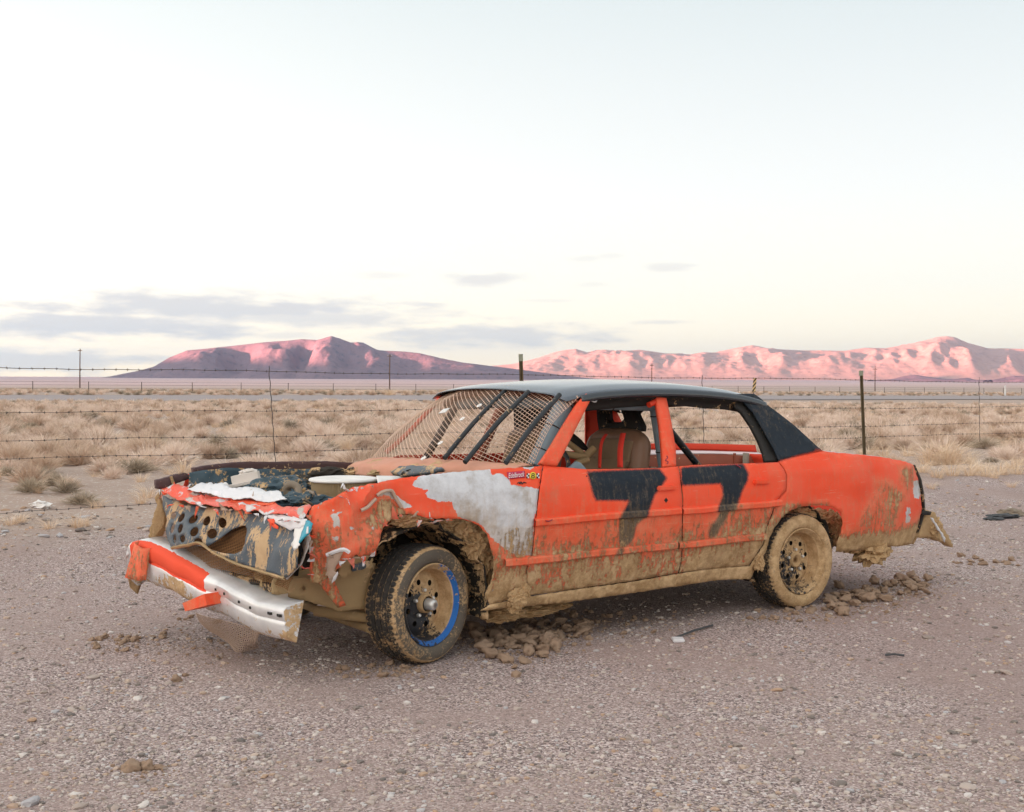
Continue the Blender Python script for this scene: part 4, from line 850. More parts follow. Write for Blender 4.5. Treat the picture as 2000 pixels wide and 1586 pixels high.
patch('bumper_back_bar', [[(-.62,.25,.43), (-.68,.9,.44), (-.66,1.5,.44)], [(-.61,.25,.36), (-.66,.9,.37), (-.64,1.5,.37)]], M_DARKMUD, car, 24, 5, .03, .02, 8)
tube('steering_link', [(-.18,.15,.19), (-.10,.7,.16), (-.14,1.4,.2)], .022, M_MUDRAIL, car, 8, 10)
tube('control_arm', [(-.05,.12,.22), (-.35,.42,.26)], .028, M_MUDRAIL, car, 8); tube('control_arm', [(.02,.12,.24), (.32,.45,.28)], .028, M_MUDRAIL, car, 8)

# ------------------------------------------------------------------ car: cage and cabin
def pad(pts, r, ties=(), r1=None, name='cage_padding'):
    o = tube(name, pts, r, M_PAD, car, 14, 10, r1); P = catmull(np.array([tuple(p) for p in pts]), 100)
    for t in ties:
        i = int(t*98); a = np.array(P[i]); b = np.array(P[i+1]); d = (b-a)/np.linalg.norm(b-a); rr = r+((r1 or r)-r)*t
        V, T = tube_arrays(np.array([a, a+d*.006]), rr+.003, 14); finish('zip_tie', V, T, M_DARK, o)
pad([(1.13,.25,1.315), (.905,.235,.95)], .052, (.06,.42,.78)); pad([(1.86,.28,1.262), (1.925,.28,.84)], .050, (.10,.62), .036)
pad([(1.22,.26,1.285), (1.20,.8,1.305), (1.22,1.45,1.285)], .042, (.35,.6)); pad([(1.14,.27,1.292), (1.85,.29,1.272)], .026, (.5,))
bar('roll_cage_bar', Vector((1.86,.30,1.29)), Vector((1.86,1.48,1.29)), .024, M_CAGE); bar('roll_cage_bar', Vector((1.87,.34,1.26)), Vector((2.50,.50,.80)), .022, M_CAGE)
bar('roll_cage_bar', at_v(1263,786,.9), at_v(1205,843,1.25), .028, M_CAGE); bar('roll_cage_bar', Vector((1.86,1.48,1.29)), Vector((1.9,1.48,.4)), .024, M_CAGE)
bar('roll_cage_bar', Vector((1.2,1.48,1.28)), Vector((.95,1.5,.9)), .026, M_CAGE); bar('roll_cage_bar', Vector((1.86,.28,.86)), Vector((1.9,.28,.35)), .024, M_CAGE)
def seat(u, v):
    root = tube('seat', [(u-.12, v-.21, .46), (u-.03, v-.215, .95), (u-.005, v-.175, 1.06), (u, v, 1.075), (u-.005, v+.175, 1.06), (u-.03, v+.215, .95), (u-.12, v+.21, .46)], .062, M_SEAT, car, 14, 50)
    patch('backrest', [[(u-.05, v-.20, 1.06), (u-.075, v, 1.07), (u-.05, v+.20, 1.06)], [(u-.075, v-.19, .95), (u-.11, v, .95), (u-.075, v+.19, .95)], [(u-.085, v-.19, .925), (u-.085, v, .925), (u-.085, v+.19, .925)], [(u-.11, v-.18, .9), (u-.13, v, .9), (u-.11, v+.18, .9)], [(u-.17, v-.18, .46), (u-.19, v, .46), (u-.17, v+.18, .46)]], M_SEATC, root, 16, 26, .05)
    V, T = box_arrays((u-.62, v-.22, .36), (u-.10, v+.22, .50), .04); finish('cushion', V, T, M_SEAT, root)
    f = at_plane((u+.05, v, 1.2), (1, .12, 0))
    return root, f
st, hf = seat(1.80, .56)
hr = panel('headrest', k8((712,470),(735,430),(1050,418),(1180,430),(1250,500),(1350,720),(1342,792),(850,792),(745,765),(720,600)), hf, M_JAMB, st, holes=[resample(k8((835,465),(1010,445),(1080,470),(1112,560),(1135,640),(1000,652),(870,650),(845,600)), 4)], step=6, thick=.07)
for x0, y0 in (((1082,815),(960,810)),):
    pass
for pts, w in [([(1055,815),(1030,930),(1010,1080),(1010,1330)], 58), ([(800,830),(740,930),(712,1080),(700,1340)], 34)]:
    c = [at_u(*k8(p)[0], 1.80-.13-.04*i) for i, p in enumerate(pts)]; h = w*.13*7.5/2400
    patch('harness_strap', [[p+Vector((.0,h/.65*.65,0)) for p in c], [p-Vector((0,h/.65*.65,0)) for p in c]], M_STRAP, st, 14, 3, .004)
st2, hf2 = seat(1.66, 1.24)
panel('headrest', [(1010,797),(1068,800),(1078,838),(1012,842)], at_plane((1.72,1.24,1.2), (1,.12,0)), M_JAMB, st2, holes=[[(1033,822),(1035,810),(1041,822)]], step=6, thick=.07)
for a, b, v, r in [((1095,886),(1146,893),.55,.022), ((1108,864),(1143,890),.60,.020), ((1142,893),(1160,876),.56,.024), ((1125,905),(1148,898),.5,.02)]: tube('steering_brace', [at_v(*a, v), at_v(*b, v)], r, M_MUDRAIL, car, 8)
panel('dash_shroud', k8((255,850),(300,820),(420,920),(500,1020),(535,1090),(440,1065),(250,945)), at_v_plane(.75) if 'at_v_plane' in globals() else at_plane((0,.75,0),(0,1,0)), M_DARK, car, step=6, thick=.02)
panel('blue_cover', k8((235,1340),(350,1240),(400,1260),(480,1350),(470,1380),(240,1380)), at_plane((0,.45,0),(.3,1,0)), M_PAD, car, step=6, thick=.04)
V, T = tube_arrays(np.array([(1.22+.15*math.cos(a)*.35, .52+.17*math.sin(a), .88+.15*math.cos(a)) for a in np.linspace(0, 2*math.pi, 25)]), .013, 8, caps=False); finish('steering_wheel', V, T, M_CAGE, car)
tube('steering_column', [(1.22,.52,.88), (.9,.52,.76)], .02, M_CAGE, car, 8)

# ------------------------------------------------------------------ car: wheels
def rim_material():
    m, n = material('muddy_wheel_steel', .6, 0, .35); p = n.coord('Object'); x, y, z = n.sep(p)[:3]
    r = n.math('SQRT', n.math('ADD', n.math('MULTIPLY', x, x), n.math('MULTIPLY', z, z)))
    dot = n.math('ADD', n.math('MULTIPLY', x, .80), n.math('MULTIPLY', z, -.45))
    n1 = n.noise(20, 6, .75, p); n2 = n.noise(70, 4, .7, p)
    blk = n.mix(n1, (.012,.013,.016), (.045,.045,.05))
    k = n.math('ADD', n.math('MULTIPLY', n1, .6), n.math('MULTIPLY', n2, .4))
    clean = n.math('SUBTRACT', n.math('SUBTRACT', .15, r), n.math('MULTIPLY', n.math('ADD', x, n.math('MULTIPLY', z, 1.)), .75))
    mud = n.step(n.math('ADD', k, n.math('MULTIPLY', n.math('MULTIPLY', clean, n.attr('clean')), -.95)), .42, .47)
    ring = n.math('MULTIPLY', n.step(r, .183, .187), n.attr('blue'))
    rb = n.math('ADD', n.math('MULTIPLY', n1, 1.5), n.math('MULTIPLY', n2, .9)); rb = n.math('ADD', rb, n.math('MULTIPLY', dot, 1.5))
    bl = n.math('MULTIPLY', ring, n.step(rb, 1.20, 1.28))
    mc = mud_color(n, p)
    c = n.mix(mud, blk, mc); c = n.mix(bl, c, n.mix(n1, (.02,.10,.36), (.04,.18,.52)))
    n.col(c); n.rgh(n.math('ADD', .5, n.math('MULTIPLY', mud, .45))); n.nrm(n.bump(n.math('ADD', mud, n.noise(45, 4, .7, p)), .6, .005)); return m
M_RIM = rim_material()
def tyre_mat():
    m, n = material('muddy_tyre', .85, 0, .25); p = n.coord('Object'); x, y, z = n.sep(p)[:3]
    r = n.math('SQRT', n.math('ADD', n.math('MULTIPLY', x, x), n.math('MULTIPLY', z, z)))
    rub = n.mix(n.noise(30, 5, .7, p), (.018,.017,.017), (.06,.055,.05)); k = n.math('ADD', n.math('MULTIPLY', n.noise(12, 6, .75, p), .55), n.math('MULTIPLY', n.noise(70, 4, .7, p), .45))
    tread = n.step(r, .289, .293); bead = n.step(r, .24, .21)
    mk = n.step(n.math('ADD', k, n.math('ADD', n.math('MULTIPLY', tread, -.04), n.math('MULTIPLY', n.attr('mud'), 1.))), .50, .62)
    dusty = n.mix(.5, rub, (.20,.165,.13)); c = n.mix(n.math('SUBTRACT', 1., tread), rub, dusty)
    gro = n.step(r, .2925, .2885); mk = n.math('MAXIMUM', mk, n.math('MULTIPLY', gro, n.math('MULTIPLY', n.step(r, .275, .28), n.step(k, .40, .5))))
    n.col(n.mix(mk, c, mud_color(n, p))); n.nrm(n.bump(n.math('ADD', n.math('MULTIPLY', mk, 1.), n.noise(60, 4, .7, p)), .5, .004)); return m
M_TYRE = tyre_mat()
SEG = 180
tp = [(.012,.205),(-.002,.212),(-.012,.225),(-.016,.245),(-.013,.266),(-.004,.283),(.010,.293),(.020,.297),(.034,.2985),(.036,.291),(.042,.291),(.044,.299),(.070,.300),(.072,.291),(.080,.291),(.082,.300),(.108,.300),(.110,.291),(.118,.291),(.120,.300),(.146,.299),(.148,.291),(.154,.291),(.156,.2985),(.170,.297),(.180,.293),(.194,.283),(.203,.266),(.206,.245),(.202,.225),(.192,.212),(.178,.205)]
def tread_mod(prof, a):
    m = np.zeros((len(prof), SEG)); j = np.arange(SEG)
    for i, (y, r) in enumerate(prof):
        if r > .292:
            if y < .036 or y > .154: m[i] = np.where(j % 3 == 0, -.007, 0)
            else: m[i] = np.where((j+int(y*60)) % 4 == 0, -.005, 0)
    return m
tyV, tyT = lathe_arrays(tp, SEG, 'y', tread_mod); tyre_me = mesh_np('tyre', tyV, tyT); tyre_me.set_sharp_from_angle(angle=math.radians(30))
set_attr(tyre_me, {'mud': -.01+.06*np.sin(np.arctan2(tyV[:,2], tyV[:,0])*2+1)+.05*(tyV[:,2] < -.15)})
tyre_me2 = tyre_me.copy(); tyre_me2.attributes['mud'].data.foreach_set('value', np.where(np.hypot(tyV[:,0], tyV[:,2]) < .288, .17, .05).astype(np.float32)); tyre_me.materials.append(M_TYRE); tyre_me2.materials.append(M_TYRE)
ol = ell(0, 0, 158, 158, 60); hl = [ell(112*math.cos(t), 112*math.sin(t), 15, 15, 12) for t in np.arange(8)*math.pi/4+.25]
rv, rt = fill(ol, hl, 16); rr = np.hypot(rv[:,0], rv[:,1])/1000
ydish = np.interp(rr, [0,.05,.075,.10,.13,.15,.158], [.060,.060,.074,.066,.068,.078,.084])
dV = np.stack([rv[:,0]/1000, ydish, rv[:,1]/1000], -1)
bV, bT = lathe_arrays([(.084,.158),(.088,.166),(.070,.172),(.040,.176),(.020,.180),(.012,.190),(-.002,.196),(-.008,.204),(-.004,.209),(.008,.207),(.012,.200)], 80, 'y')
cV, cT = lathe_arrays([(.09,.165),(.12,.170),(.18,.175)], 60, 'y')
rV, rT = merge([(dV, rt), (bV, bT[:, ::-1]), (cV, cT)])
def rim_mesh(name, blue):
    me = mesh_np(name, rV, rT); me.set_sharp_from_angle(angle=math.radians(40)); set_attr(me, {'blue': np.full(len(rV), blue), 'clean': np.full(len(rV), 1.1 if blue else .45)}); me.materials.append(M_RIM); return me
rim_front, rim_rear = rim_mesh('rim', 1.), rim_mesh('rim', .0)
fV, fT = merge([lathe_arrays([(.062,.048),(.030,.045),(.028,.040)], 24, 'y')]); hub_tan = mesh_np('hub', fV, fT)
capV, capT = merge([lathe_arrays([(.030,.030),(-.012,.028),(-.020,.020),(-.022,.0)], 20, 'y')]); cap = mesh_np('hub_cap', capV, capT)
ringV, ringT = lathe_arrays([(.064,.046),(.045,.044),(.042,.036),(.050,.032),(.056,.0)], 28, 'y'); hub_ring = mesh_np('hub', ringV, fixtri(ringT))
nV, nT = merge([lathe_arrays([(.062,.0095),(.045,.0095),(.042,.006),(.044,.0)], 6, 'y')]); nut = mesh_np('lug_nut', nV, nT, False)
dkV, dkT = lathe_arrays([(.10,.0),(.10,.165)], 32, 'y'); drum = mesh_np('brake_drum', dkV, fixtri(dkT)); drum.materials.append(M_DARK)
def wheel(c, rz, front, flip=False, spin=0.):
    w = empty('wheel', c, rz+(math.pi if flip else 0), car); w.rotation_euler[1] = spin
    w.rotation_mode = 'ZYX' if False else 'XYZ'
    link('tyre', tyre_me if front else tyre_me2, None, w); link('rim', rim_front if front else rim_rear, None, w); link('brake_drum', drum, M_DARK, w)
    link('hub', hub_tan if front else hub_ring, M_MUD, w)
    if front: link('hub_cap', cap, M_BARE, w)
    for i in range(5):
        o = link('lug_nut', nut, M_BARE if front else M_MUD, w); t = i*2*math.pi/5+.3; o.location = (.068*math.cos(t), 0, .068*math.sin(t))
    return w
# front wheel turned out towards the camera side
wheel((.115, .045, .297), math.radians(17), True); wheel((2.825, .0, .295), 0, False); wheel((.03, 1.70, .297), math.radians(17), True, True); wheel((2.79, 1.72, .295), 0, False, True)

# ------------------------------------------------------------------ car: stickers
def text_mesh(body, shear=0.):
    cu = bpy.data.curves.new('lettering', 'FONT'); cu.body = body; cu.shear = shear; ob = bpy.data.objects.new('lettering', cu); COL.objects.link(ob)
    me = bpy.data.meshes.new_from_object(ob.evaluated_get(bpy.context.evaluated_depsgraph_get())); bpy.data.objects.remove(ob); bpy.data.curves.remove(cu); return me
def flat(name, base, mat): m, n = material(name, .5, 0, .3); p = n.coord('Object'); n.col(n.mix(n.math('MULTIPLY', n.noise(60, 4, .7, p), .35), base, tuple(c*.7+.08 for c in base))); return m
S_MAG = flat('magenta_sticker', (.50,.012,.07), None); S_WHT = flat('sticker_white', (.82,.80,.80), None); S_YEL = flat('sticker_yellow', (.80,.58,.03), None); S_BLK = flat('sticker_black', (.015,.015,.017), None); S_MAR = flat('maroon_marker', (.25,.012,.04), None)
def sticker_text(body, quad, mat, parent, shear, off, name='lettering', bold=0):
    me = text_mesh(body, shear); co = np.array([tuple(v.co) for v in me.vertices]); lo = co.min(0); hi = co.max(0); f = on_side(off)
    a, b, c, d_ = [Vector(q) for q in quad]   # top-left, top-right, bottom-right, bottom-left
    for v in me.vertices:
        s = (v.co.x-lo[0])/(hi[0]-lo[0]); t = (v.co.y-lo[1])/max(hi[1]-lo[1], 1e-6); q = d_.lerp(c, s).lerp(a.lerp(b, s), t); v.co = f(q.x, q.y)
    me.materials.clear(); return link(name, me, mat, parent)
sk = panel('sticker', [(990,922.5),(1025,919.5),(1025.8,932.5),(992.5,936)], on_side(-.007), S_MAG, car, step=6, thick=.0006); sk['label'] = 'magenta sticker with white script reading Edelbrock'
sticker_text('Edelbrock', [(993,924),(1024,921),(1024.3,930.5),(993.5,934)], S_WHT, sk, .25, -.0095)
sk = panel('sticker', ell(1041, 929, 6.6, 7.2, 16), on_side(-.007), S_YEL, car, step=5, thick=.0006); sk['label'] = 'round yellow sticker with a black 8 between chequered flags'
sticker_text('8', [(1037.5,924),(1044.5,924),(1044.5,934),(1037.5,934)], S_BLK, sk, 0, -.0095)
for x, s in ((1031.5,-1), (1050.5,1)):
    for i in range(3):
        for j in range(2):
            panel('flag_square', [(x+j*2.6-2.6+s*i*.4, 924.5+i*3.2),(x+j*2.6+s*i*.4, 924.5+i*3.2),(x+j*2.6+s*i*.4, 927.7+i*3.2),(x+j*2.6-2.6+s*i*.4, 927.7+i*3.2)], on_side(-.0065), S_WHT if (i+j) % 2 else S_BLK, sk, step=8, thick=.0005)
def scribble(pts, mat, parent, r=.002, name='marker_scribble', off=-.008):
    f = on_side(off); tube(name, [f(x, y) for x, y in pts], r, mat, parent, 4, len(pts)*4)
scribble([(1011,944),(1014,942),(1016,945),(1018,941),(1020,945),(1023,942),(1028,943.5)], S_BLK, car, .003)
scribble([(1302,890),(1304,894),(1300,899),(1305,902),(1303,906)], S_MAR, car, .003, off=-.02)
scribble([(1437,908),(1443,911),(1447,914)], S_MAR, rdoor, .004); scribble([(1066,1017),(1072,1018),(1079,1015)], S_MAR, car, .003, off=-.032)

# ------------------------------------------------------------------ torn shards, wires and hoses of the wreck
rs = random.Random(9)
def shard(base, d1, d2, mat, attrs):
    """a bent sliver of torn sheet"""
    b = Vector(base); d1 = Vector(d1); d2 = Vector(d2); nr_ = d1.cross(d2).normalized(); P = []
    for t in np.linspace(0, 1, 5):
        w = (1-t)**.8; c = b+d2*t+nr_*(.35*d2.length*t*t*rs.choice((-1, 1, .5)))
        P.append([c-d1*.5*w, c+Vector((rs.uniform(-1,1), rs.uniform(-1,1), rs.uniform(-1,1)))*.003, c+d1*.5*w])
    V = np.array([tuple(q) for r_ in P for q in r_]); finish('torn_shard', V, grid_faces(5, 3), mat, car, .0025, False, attrs(V, V) if attrs else None)
lines = [([(330,985),(373,988),(419,993),(469,998),(528,1012),(590,1020)], front_off(.03), 16), ([(300,960),(340,955),(400,962),(470,974),(540,980)], header, 14), ([(605,1000),(606,1040),(605,1090),(607,1130)], on_side(-.012), 10), ([(640,1100),(690,1090),(730,1087)], on_side(-.01), 8), ([(748,1032),(780,1006),(837,1015),(891,1015)], on_side(-.006), 8), ([(625,983),(654,971),(686,953),(732,944)], on_side(-.004), 7)]
for pl, fm, cnt in lines:
    q = resample(pl, 3, 0, 1, False)
    for i in range(cnt):
        x, y = q[int((i+.5)/cnt*(len(q)-1))]; x += rs.uniform(-4, 4); y += rs.uniform(-2, 3); L = rs.uniform(.025, .07); mt = rs.choice([0, 0, 1, 2, 3])
        dn = Vector((rs.uniform(-.6,.3), rs.uniform(-.6,.6), rs.uniform(-1,.5))).normalized()
        shard(fm(x, y), Vector((.8,-.58,0)).normalized()*rs.uniform(.015, .04), dn*L, (M_PAINT, M_ALU, M_PINKPAINT, M_DUSTMESH)[mt], const_attr(-99, rs.choice((-99, 0)), rs.uniform(.1, .45)) if mt in (0, 2) else None)
for i in range(11):
    u0, v0 = rs.uniform(-.35, .3), rs.uniform(.35, 1.45); pts = [(u0, v0, rs.uniform(.74, .86))]
    for k in range(4): pts.append((pts[-1][0]+rs.uniform(-.18,.22), min(1.5, max(.2, pts[-1][1]+rs.uniform(-.22,.22))), rs.uniform(.74, .87)))
    tube('engine_wire', pts, rs.choice((.005, .007, .011)), rs.choice((M_CAGE, M_HOSE, M_DARKMUD, M_TEAL)), car, 6, 24)
for i in range(5):
    c = (rs.uniform(-.3, .4), rs.uniform(.3, 1.4), rs.uniform(.70, .80)); V, T = box_arrays((c[0]-.06, c[1]-.05, c[2]-.05), (c[0]+.06, c[1]+.05, c[2]+.05), .012); finish('engine_accessory', V, T, rs.choice((M_DARKMUD, M_BAYBLUE, M_MUDRAIL)), car)
tube('fan_shroud_edge', [at_v(x, y, .95) for x, y in ((548,958),(560,972),(572,986),(580,1000))], .012, M_BAYBLUE, car, 8, 14)
def where(X, Y):
    u, v = uv(X, Y)
    a = 'ahead of the car nose' if u < -.9 else 'level with the front wheel' if u < .5 else 'level with the front door' if u < 1.4 else 'level with the rear door' if u < 2.3 else 'level with the rear wheel' if u < 3.3 else 'past the car tail'
    return a, u, v
# ------------------------------------------------------------------ road
def roadmat():
    m, n = material('worn_asphalt', .9, 0, .2); p = n.pos(); n.col(n.mix(n.noise(.8, 6, .65, p), (.29,.245,.245), (.37,.32,.315))); return m
us = np.linspace(-260, 700, 240)
def vstrip(name, v0, v1, dz, mat, nv=4):
    vs = np.linspace(v0, v1, nv); U_, V_ = np.meshgrid(us, vs); X = P0.x+U_*AX.x+V_*NX.x; Y = P0.y+U_*AX.y+V_*NX.y
    return tag(link(name, mesh_np(name, np.stack([X, Y, gz(X, Y)+dz], -1).reshape(-1, 3), grid_faces(nv, len(us))), mat), kind='structure')
vstrip('road', 77.5, 99, .06, roadmat(), 12)
mk_, n_ = material('dark_seam', .9); n_.col((.10,.09,.09)); vstrip('road_edge', 97.6, 98.1, .09, mk_, 2)
# ------------------------------------------------------------------ barbed-wire fence along the lot
def fence_pt(p, y):
    Y = 1.446*13.4/(1.446-(p-1000)/F); return Vector(((p-1000)/F*Y, Y, CH-(y-HZ)/F*Y))
M_WIRE = simple('weathered_wire', (.055,.05,.05), (.12,.105,.095), 40, .6, .3)
M_POST = simple('olive_rust_post', (.055,.052,.030), (.15,.10,.055), 5, .8, 0, 0)
fence = empty('barbed_wire_fence', fence_pt(1017, 960)*0)
tag(fence, 'barbed wire fence on steel posts running behind the orange car', 'fence')
wires = [lambda p: 718+.0145*p, lambda p: 805-.005*p, lambda p: 861-.0175*p, lambda p: 897-.0255*p, lambda p: 1004-.073*p+.00001*p*p]
for wi, f in enumerate(wires):
    pp = np.linspace(-500, 2500 if wi < 4 else 700, 90); P = np.array([tuple(fence_pt(p, f(p)+(1.2*math.sin(p*.011+wi)+.5*math.sin(p*.05+wi*2)))) for p in pp])
    V, T = tube_arrays(P, .0030 if wi == 0 else .0022, 5, caps=False); w = finish('wire', V, T, M_WIRE, fence, 0)
    seg = np.cumsum(np.r_[0, np.linalg.norm(np.diff(P, axis=0), axis=1)]); parts = []
    for s in np.arange(.05, seg[-1], .1025):
        c = np.array([np.interp(s, seg, P[:,i]) for i in range(3)]); r = random.Random(int(s*1000)+wi)
        for k in range(2):
            d_ = np.array([r.uniform(-.5,.5)*.6, r.uniform(-.5,.5), r.uniform(.5,1)*(1 if k else -1)]); d_ /= np.linalg.norm(d_)
            parts.append(tube_arrays(np.array([c-d_*.012, c+d_*.012]), .0018, 3, caps=False))
        parts.append(tube_arrays(np.array([c-(P[1]-P[0])/np.linalg.norm(P[1]-P[0])*.007, c+(P[1]-P[0])/np.linalg.norm(P[1]-P[0])*.007]), .0042, 4, caps=False))
    V, T = merge(parts); tag(finish('barbs', V, T, M_WIRE, w, 0), kind='stuff')
def tpost(px, ytop, lean):
    t = fence_pt(px, ytop); zb = float(gh(t.x, t.y))-.1; b = Vector((t.x+lean, t.y, zb))
    parts = []
    for lo, hi in (((-.022,-.004),(.022,.004)), ((-.004,-.004),(.004,.034))):
        parts.append(box_arrays((lo[0], lo[1], 0), (hi[0], hi[1], 1)))
    V, T = merge(parts); V = np.array([tuple(b.lerp(t, q[2])+Vector((q[0], q[1], 0))) for q in V]); po = finish('post', V, T, M_POST, fence, 0, False)
    V = V.copy(); k = box_arrays((-.024,-.006,.955), (.024,.036,1.0)); V2 = np.array([tuple(b.lerp(t, q[2])+Vector((q[0], q[1], .002))) for q in k[0]]); finish('post_cap', V2, k[1], simple_pale, po, 0, False)
simple_pale = simple('faded_post_paint', (.20,.22,.17), (.32,.33,.26), 9, .8)
tpost(1017, 692, .05); tpost(1682, 724, .06); tpost(2420, 742, .0); tpost(-420, 690, 0)
for px, yt, ln in ((525, 715, .06), (1371, 733, .03), (1912, 737, .02)):
    t = fence_pt(px, yt); zb = fence_pt(px, 897-.0255*px+ (14 if px > 600 else 22)).z; b = Vector((t.x+ln, t.y+.02, zb))
    V, T = tube_arrays(np.array([tuple(b.lerp(t, k)+Vector((.004*math.sin(k*40), 0, 0))) for k in np.linspace(0, 1, 40)]), .0042, 4); finish('stay', V, T, M_WIRE, fence, 0)
# fence on the other side of the road
ff = empty('roadside_fence'); tag(ff, 'low distant wire fence with thin posts beyond the highway', 'fence')
post_v, post_t = box_arrays((-.03,-.03,-.2), (.03,.03,1.15)); pme = mesh_np('post', post_v, post_t, False); pme.materials.append(M_WIRE)
def uvw(u, v): return P0.x+u*AX.x+v*NX.x, P0.y+u*AX.y+v*NX.y
pts = []
for u in np.arange(-70, 320, 5.5):
    x, y = uvw(u, 121+.3*math.sin(u)); z = float(gz(x, y)); pts.append((x, y, z)); link('post', pme, None, ff, (x, y, z))
for h in (.45,.8,1.1):
    V, T = tube_arrays(np.array([(x, y, z+h) for x, y, z in pts]), .012, 3, caps=False); finish('wire', V, T, M_WIRE, ff, 0)
# ------------------------------------------------------------------ utility poles, road markers
M_POLE = simple('weathered_pole_wood', (.10,.065,.055), (.19,.13,.11), 2, .9)
for i, (px, D, hpx, lab) in enumerate([(156,290,71,'wooden utility pole standing alone left of the dark hill'), (761,282,72,'wooden utility pole in front of the dark hill flank'), (1273,365,54,'wooden utility pole with cross arms behind the car roof'), (1709,400,50,'wooden utility pole with cross arm right of the steel fence post')]):
    x, y = (px-1000)/F*D, D; z = float(gz(x, y)); top = CH-((764 if px > 600 else 752)-hpx-HZ)/F*D
    root = empty('utility_pole', (x, y, z)); tag(root, lab, 'utility pole', 'utility poles across the valley')
    V, T = tube_arrays(np.array([(0,0,-.5), (0,0,(top-z)*.5), (.05,0,top-z)]), .17, 8, .11); finish('pole', V, T, M_POLE, root)
    arms = [(.95,1.1)] if i in (0, 1) else [(.93,1.3),(.80,.9)] if i == 2 else [(.86,1.6)]
    for k, L in arms:
        V, T = box_arrays((-L*.45,-.07,(top-z)*k-.08), (L*.45,.07,(top-z)*k+.08)); ca = finish('cross_arm', V, T, M_POLE, root, 0, False)
        for sx in (-.4, 0, .4):
            V, T = lathe_arrays([(0,.03),(.05,.07),(.12,.07),(.16,.02),(.17,0)], 8, 'z'); V = V+np.array((L*sx, 0, (top-z)*k+.08)); finish('insulator', V, fixtri(T), M_WHITE, ca)
def place(px, py, v):  # point on the ground strip at distance v seen in column px
    dx = (px-1000)/F; Y = (v+P0.dot(NX))/(dx*NX.x+NX.y); return dx*Y, Y
x, y = place(1472, 765, 76); z = float(gz(x, y)); s = y/F
mk = empty('object_marker', (x, y, z)); tag(mk, 'diagonal striped roadside marker board behind the car roof', 'road sign')
V, T = tube_arrays(np.array([(0,0,-.3), (0,0,1.0)]), .035, 6); finish('post', V, T, M_WIRE, mk)
def stripes():
    m, n = material('striped_board', .6); p = n.coord('Object'); a, b, c = n.sep(p)[:3]; k = n.math('FRACT', n.math('MULTIPLY', n.math('ADD', n.math('MULTIPLY', a, -1.2), c), 2.6)); n.col(n.mix(n.step(k, .48, .52), (.62,.44,.22), (.05,.035,.02))); return m
zt = CH-(738-HZ)*s-z; zb = CH-(766-HZ)*s-z; V, T = box_arrays((-.15,-.02,zb), (.15,.0,zt)); V[:,0] += (V[:,2]-zb)*.10; finish('board', V, T, stripes(), mk, 0, False)
x, y = place(1963, 774, 98); z = float(gz(x, y)); s = y/F; dl = empty('delineator_post', (x, y, z)); tag(dl, 'white roadside delineator post at the highway edge', 'marker post')
V, T = box_arrays((-.13,-.02,-.2), (.13,.02,CH-(753-HZ)*s-z), .01); finish('blade', V, T, M_WHITE, dl, 0, False)
V, T = box_arrays((-.10,-.026,CH-(756-HZ)*s-z-.25), (.10,-.021,CH-(756-HZ)*s-z)); finish('reflector', V, T, M_JUG, dl, 0, False)

# ------------------------------------------------------------------ dry scrub
def plantmat(name, a, b, c):
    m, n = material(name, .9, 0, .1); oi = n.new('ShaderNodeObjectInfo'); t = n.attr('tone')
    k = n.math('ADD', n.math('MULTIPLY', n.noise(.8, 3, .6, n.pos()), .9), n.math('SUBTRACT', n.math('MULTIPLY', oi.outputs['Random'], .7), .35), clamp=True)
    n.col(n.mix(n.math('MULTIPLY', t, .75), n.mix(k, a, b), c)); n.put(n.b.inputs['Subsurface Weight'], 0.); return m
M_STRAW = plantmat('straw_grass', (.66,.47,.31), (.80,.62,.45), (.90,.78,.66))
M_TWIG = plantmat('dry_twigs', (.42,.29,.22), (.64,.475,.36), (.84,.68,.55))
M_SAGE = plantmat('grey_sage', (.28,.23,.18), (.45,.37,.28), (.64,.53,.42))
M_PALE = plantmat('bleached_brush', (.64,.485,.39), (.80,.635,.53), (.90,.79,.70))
def blades(r, n_, rad, h, spread, w, curl, dome=False, segs=2):
    V, T, C = [], [], []
    for i in range(n_):
        a = r.uniform(0, 2*math.pi); q = rad*math.sqrt(r.random())*(.35 if dome else 1); bx, by = q*math.cos(a), q*math.sin(a)
        if dome: th = r.uniform(.0, 1.25); ln = h*r.uniform(.75, 1.1)*(1+.25*math.sin(th))
        else: th = abs(r.gauss(0, spread)); ln = h*r.uniform(.55, 1.1)
        az = a+r.uniform(-.6, .6); dx, dy = math.cos(az), math.sin(az); px, py = -dy, dx; tone = r.random(); k = len(V); tw = r.uniform(0, math.pi)
        ww = (px*math.cos(tw), py*math.cos(tw), math.sin(tw)*.6)
        for s in range(segs+1):
            t = s/segs; ang = th+curl*t*t*(1 if not dome else r.uniform(-.3,.6)); hx = math.sin(ang)*ln*t; hz = math.cos(ang)*ln*t; wd = w*(1-t*.85)
            c = (bx+dx*hx, by+dy*hx, max(hz, .01)-.01)
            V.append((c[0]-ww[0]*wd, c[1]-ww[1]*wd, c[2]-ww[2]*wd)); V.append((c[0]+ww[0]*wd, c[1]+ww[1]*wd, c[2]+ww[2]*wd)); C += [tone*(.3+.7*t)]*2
        for s in range(segs): T.append((k+2*s, k+2*s+1, k+2*s+3, k+2*s+2))
    return np.array(V), np.array(T), np.array(C)
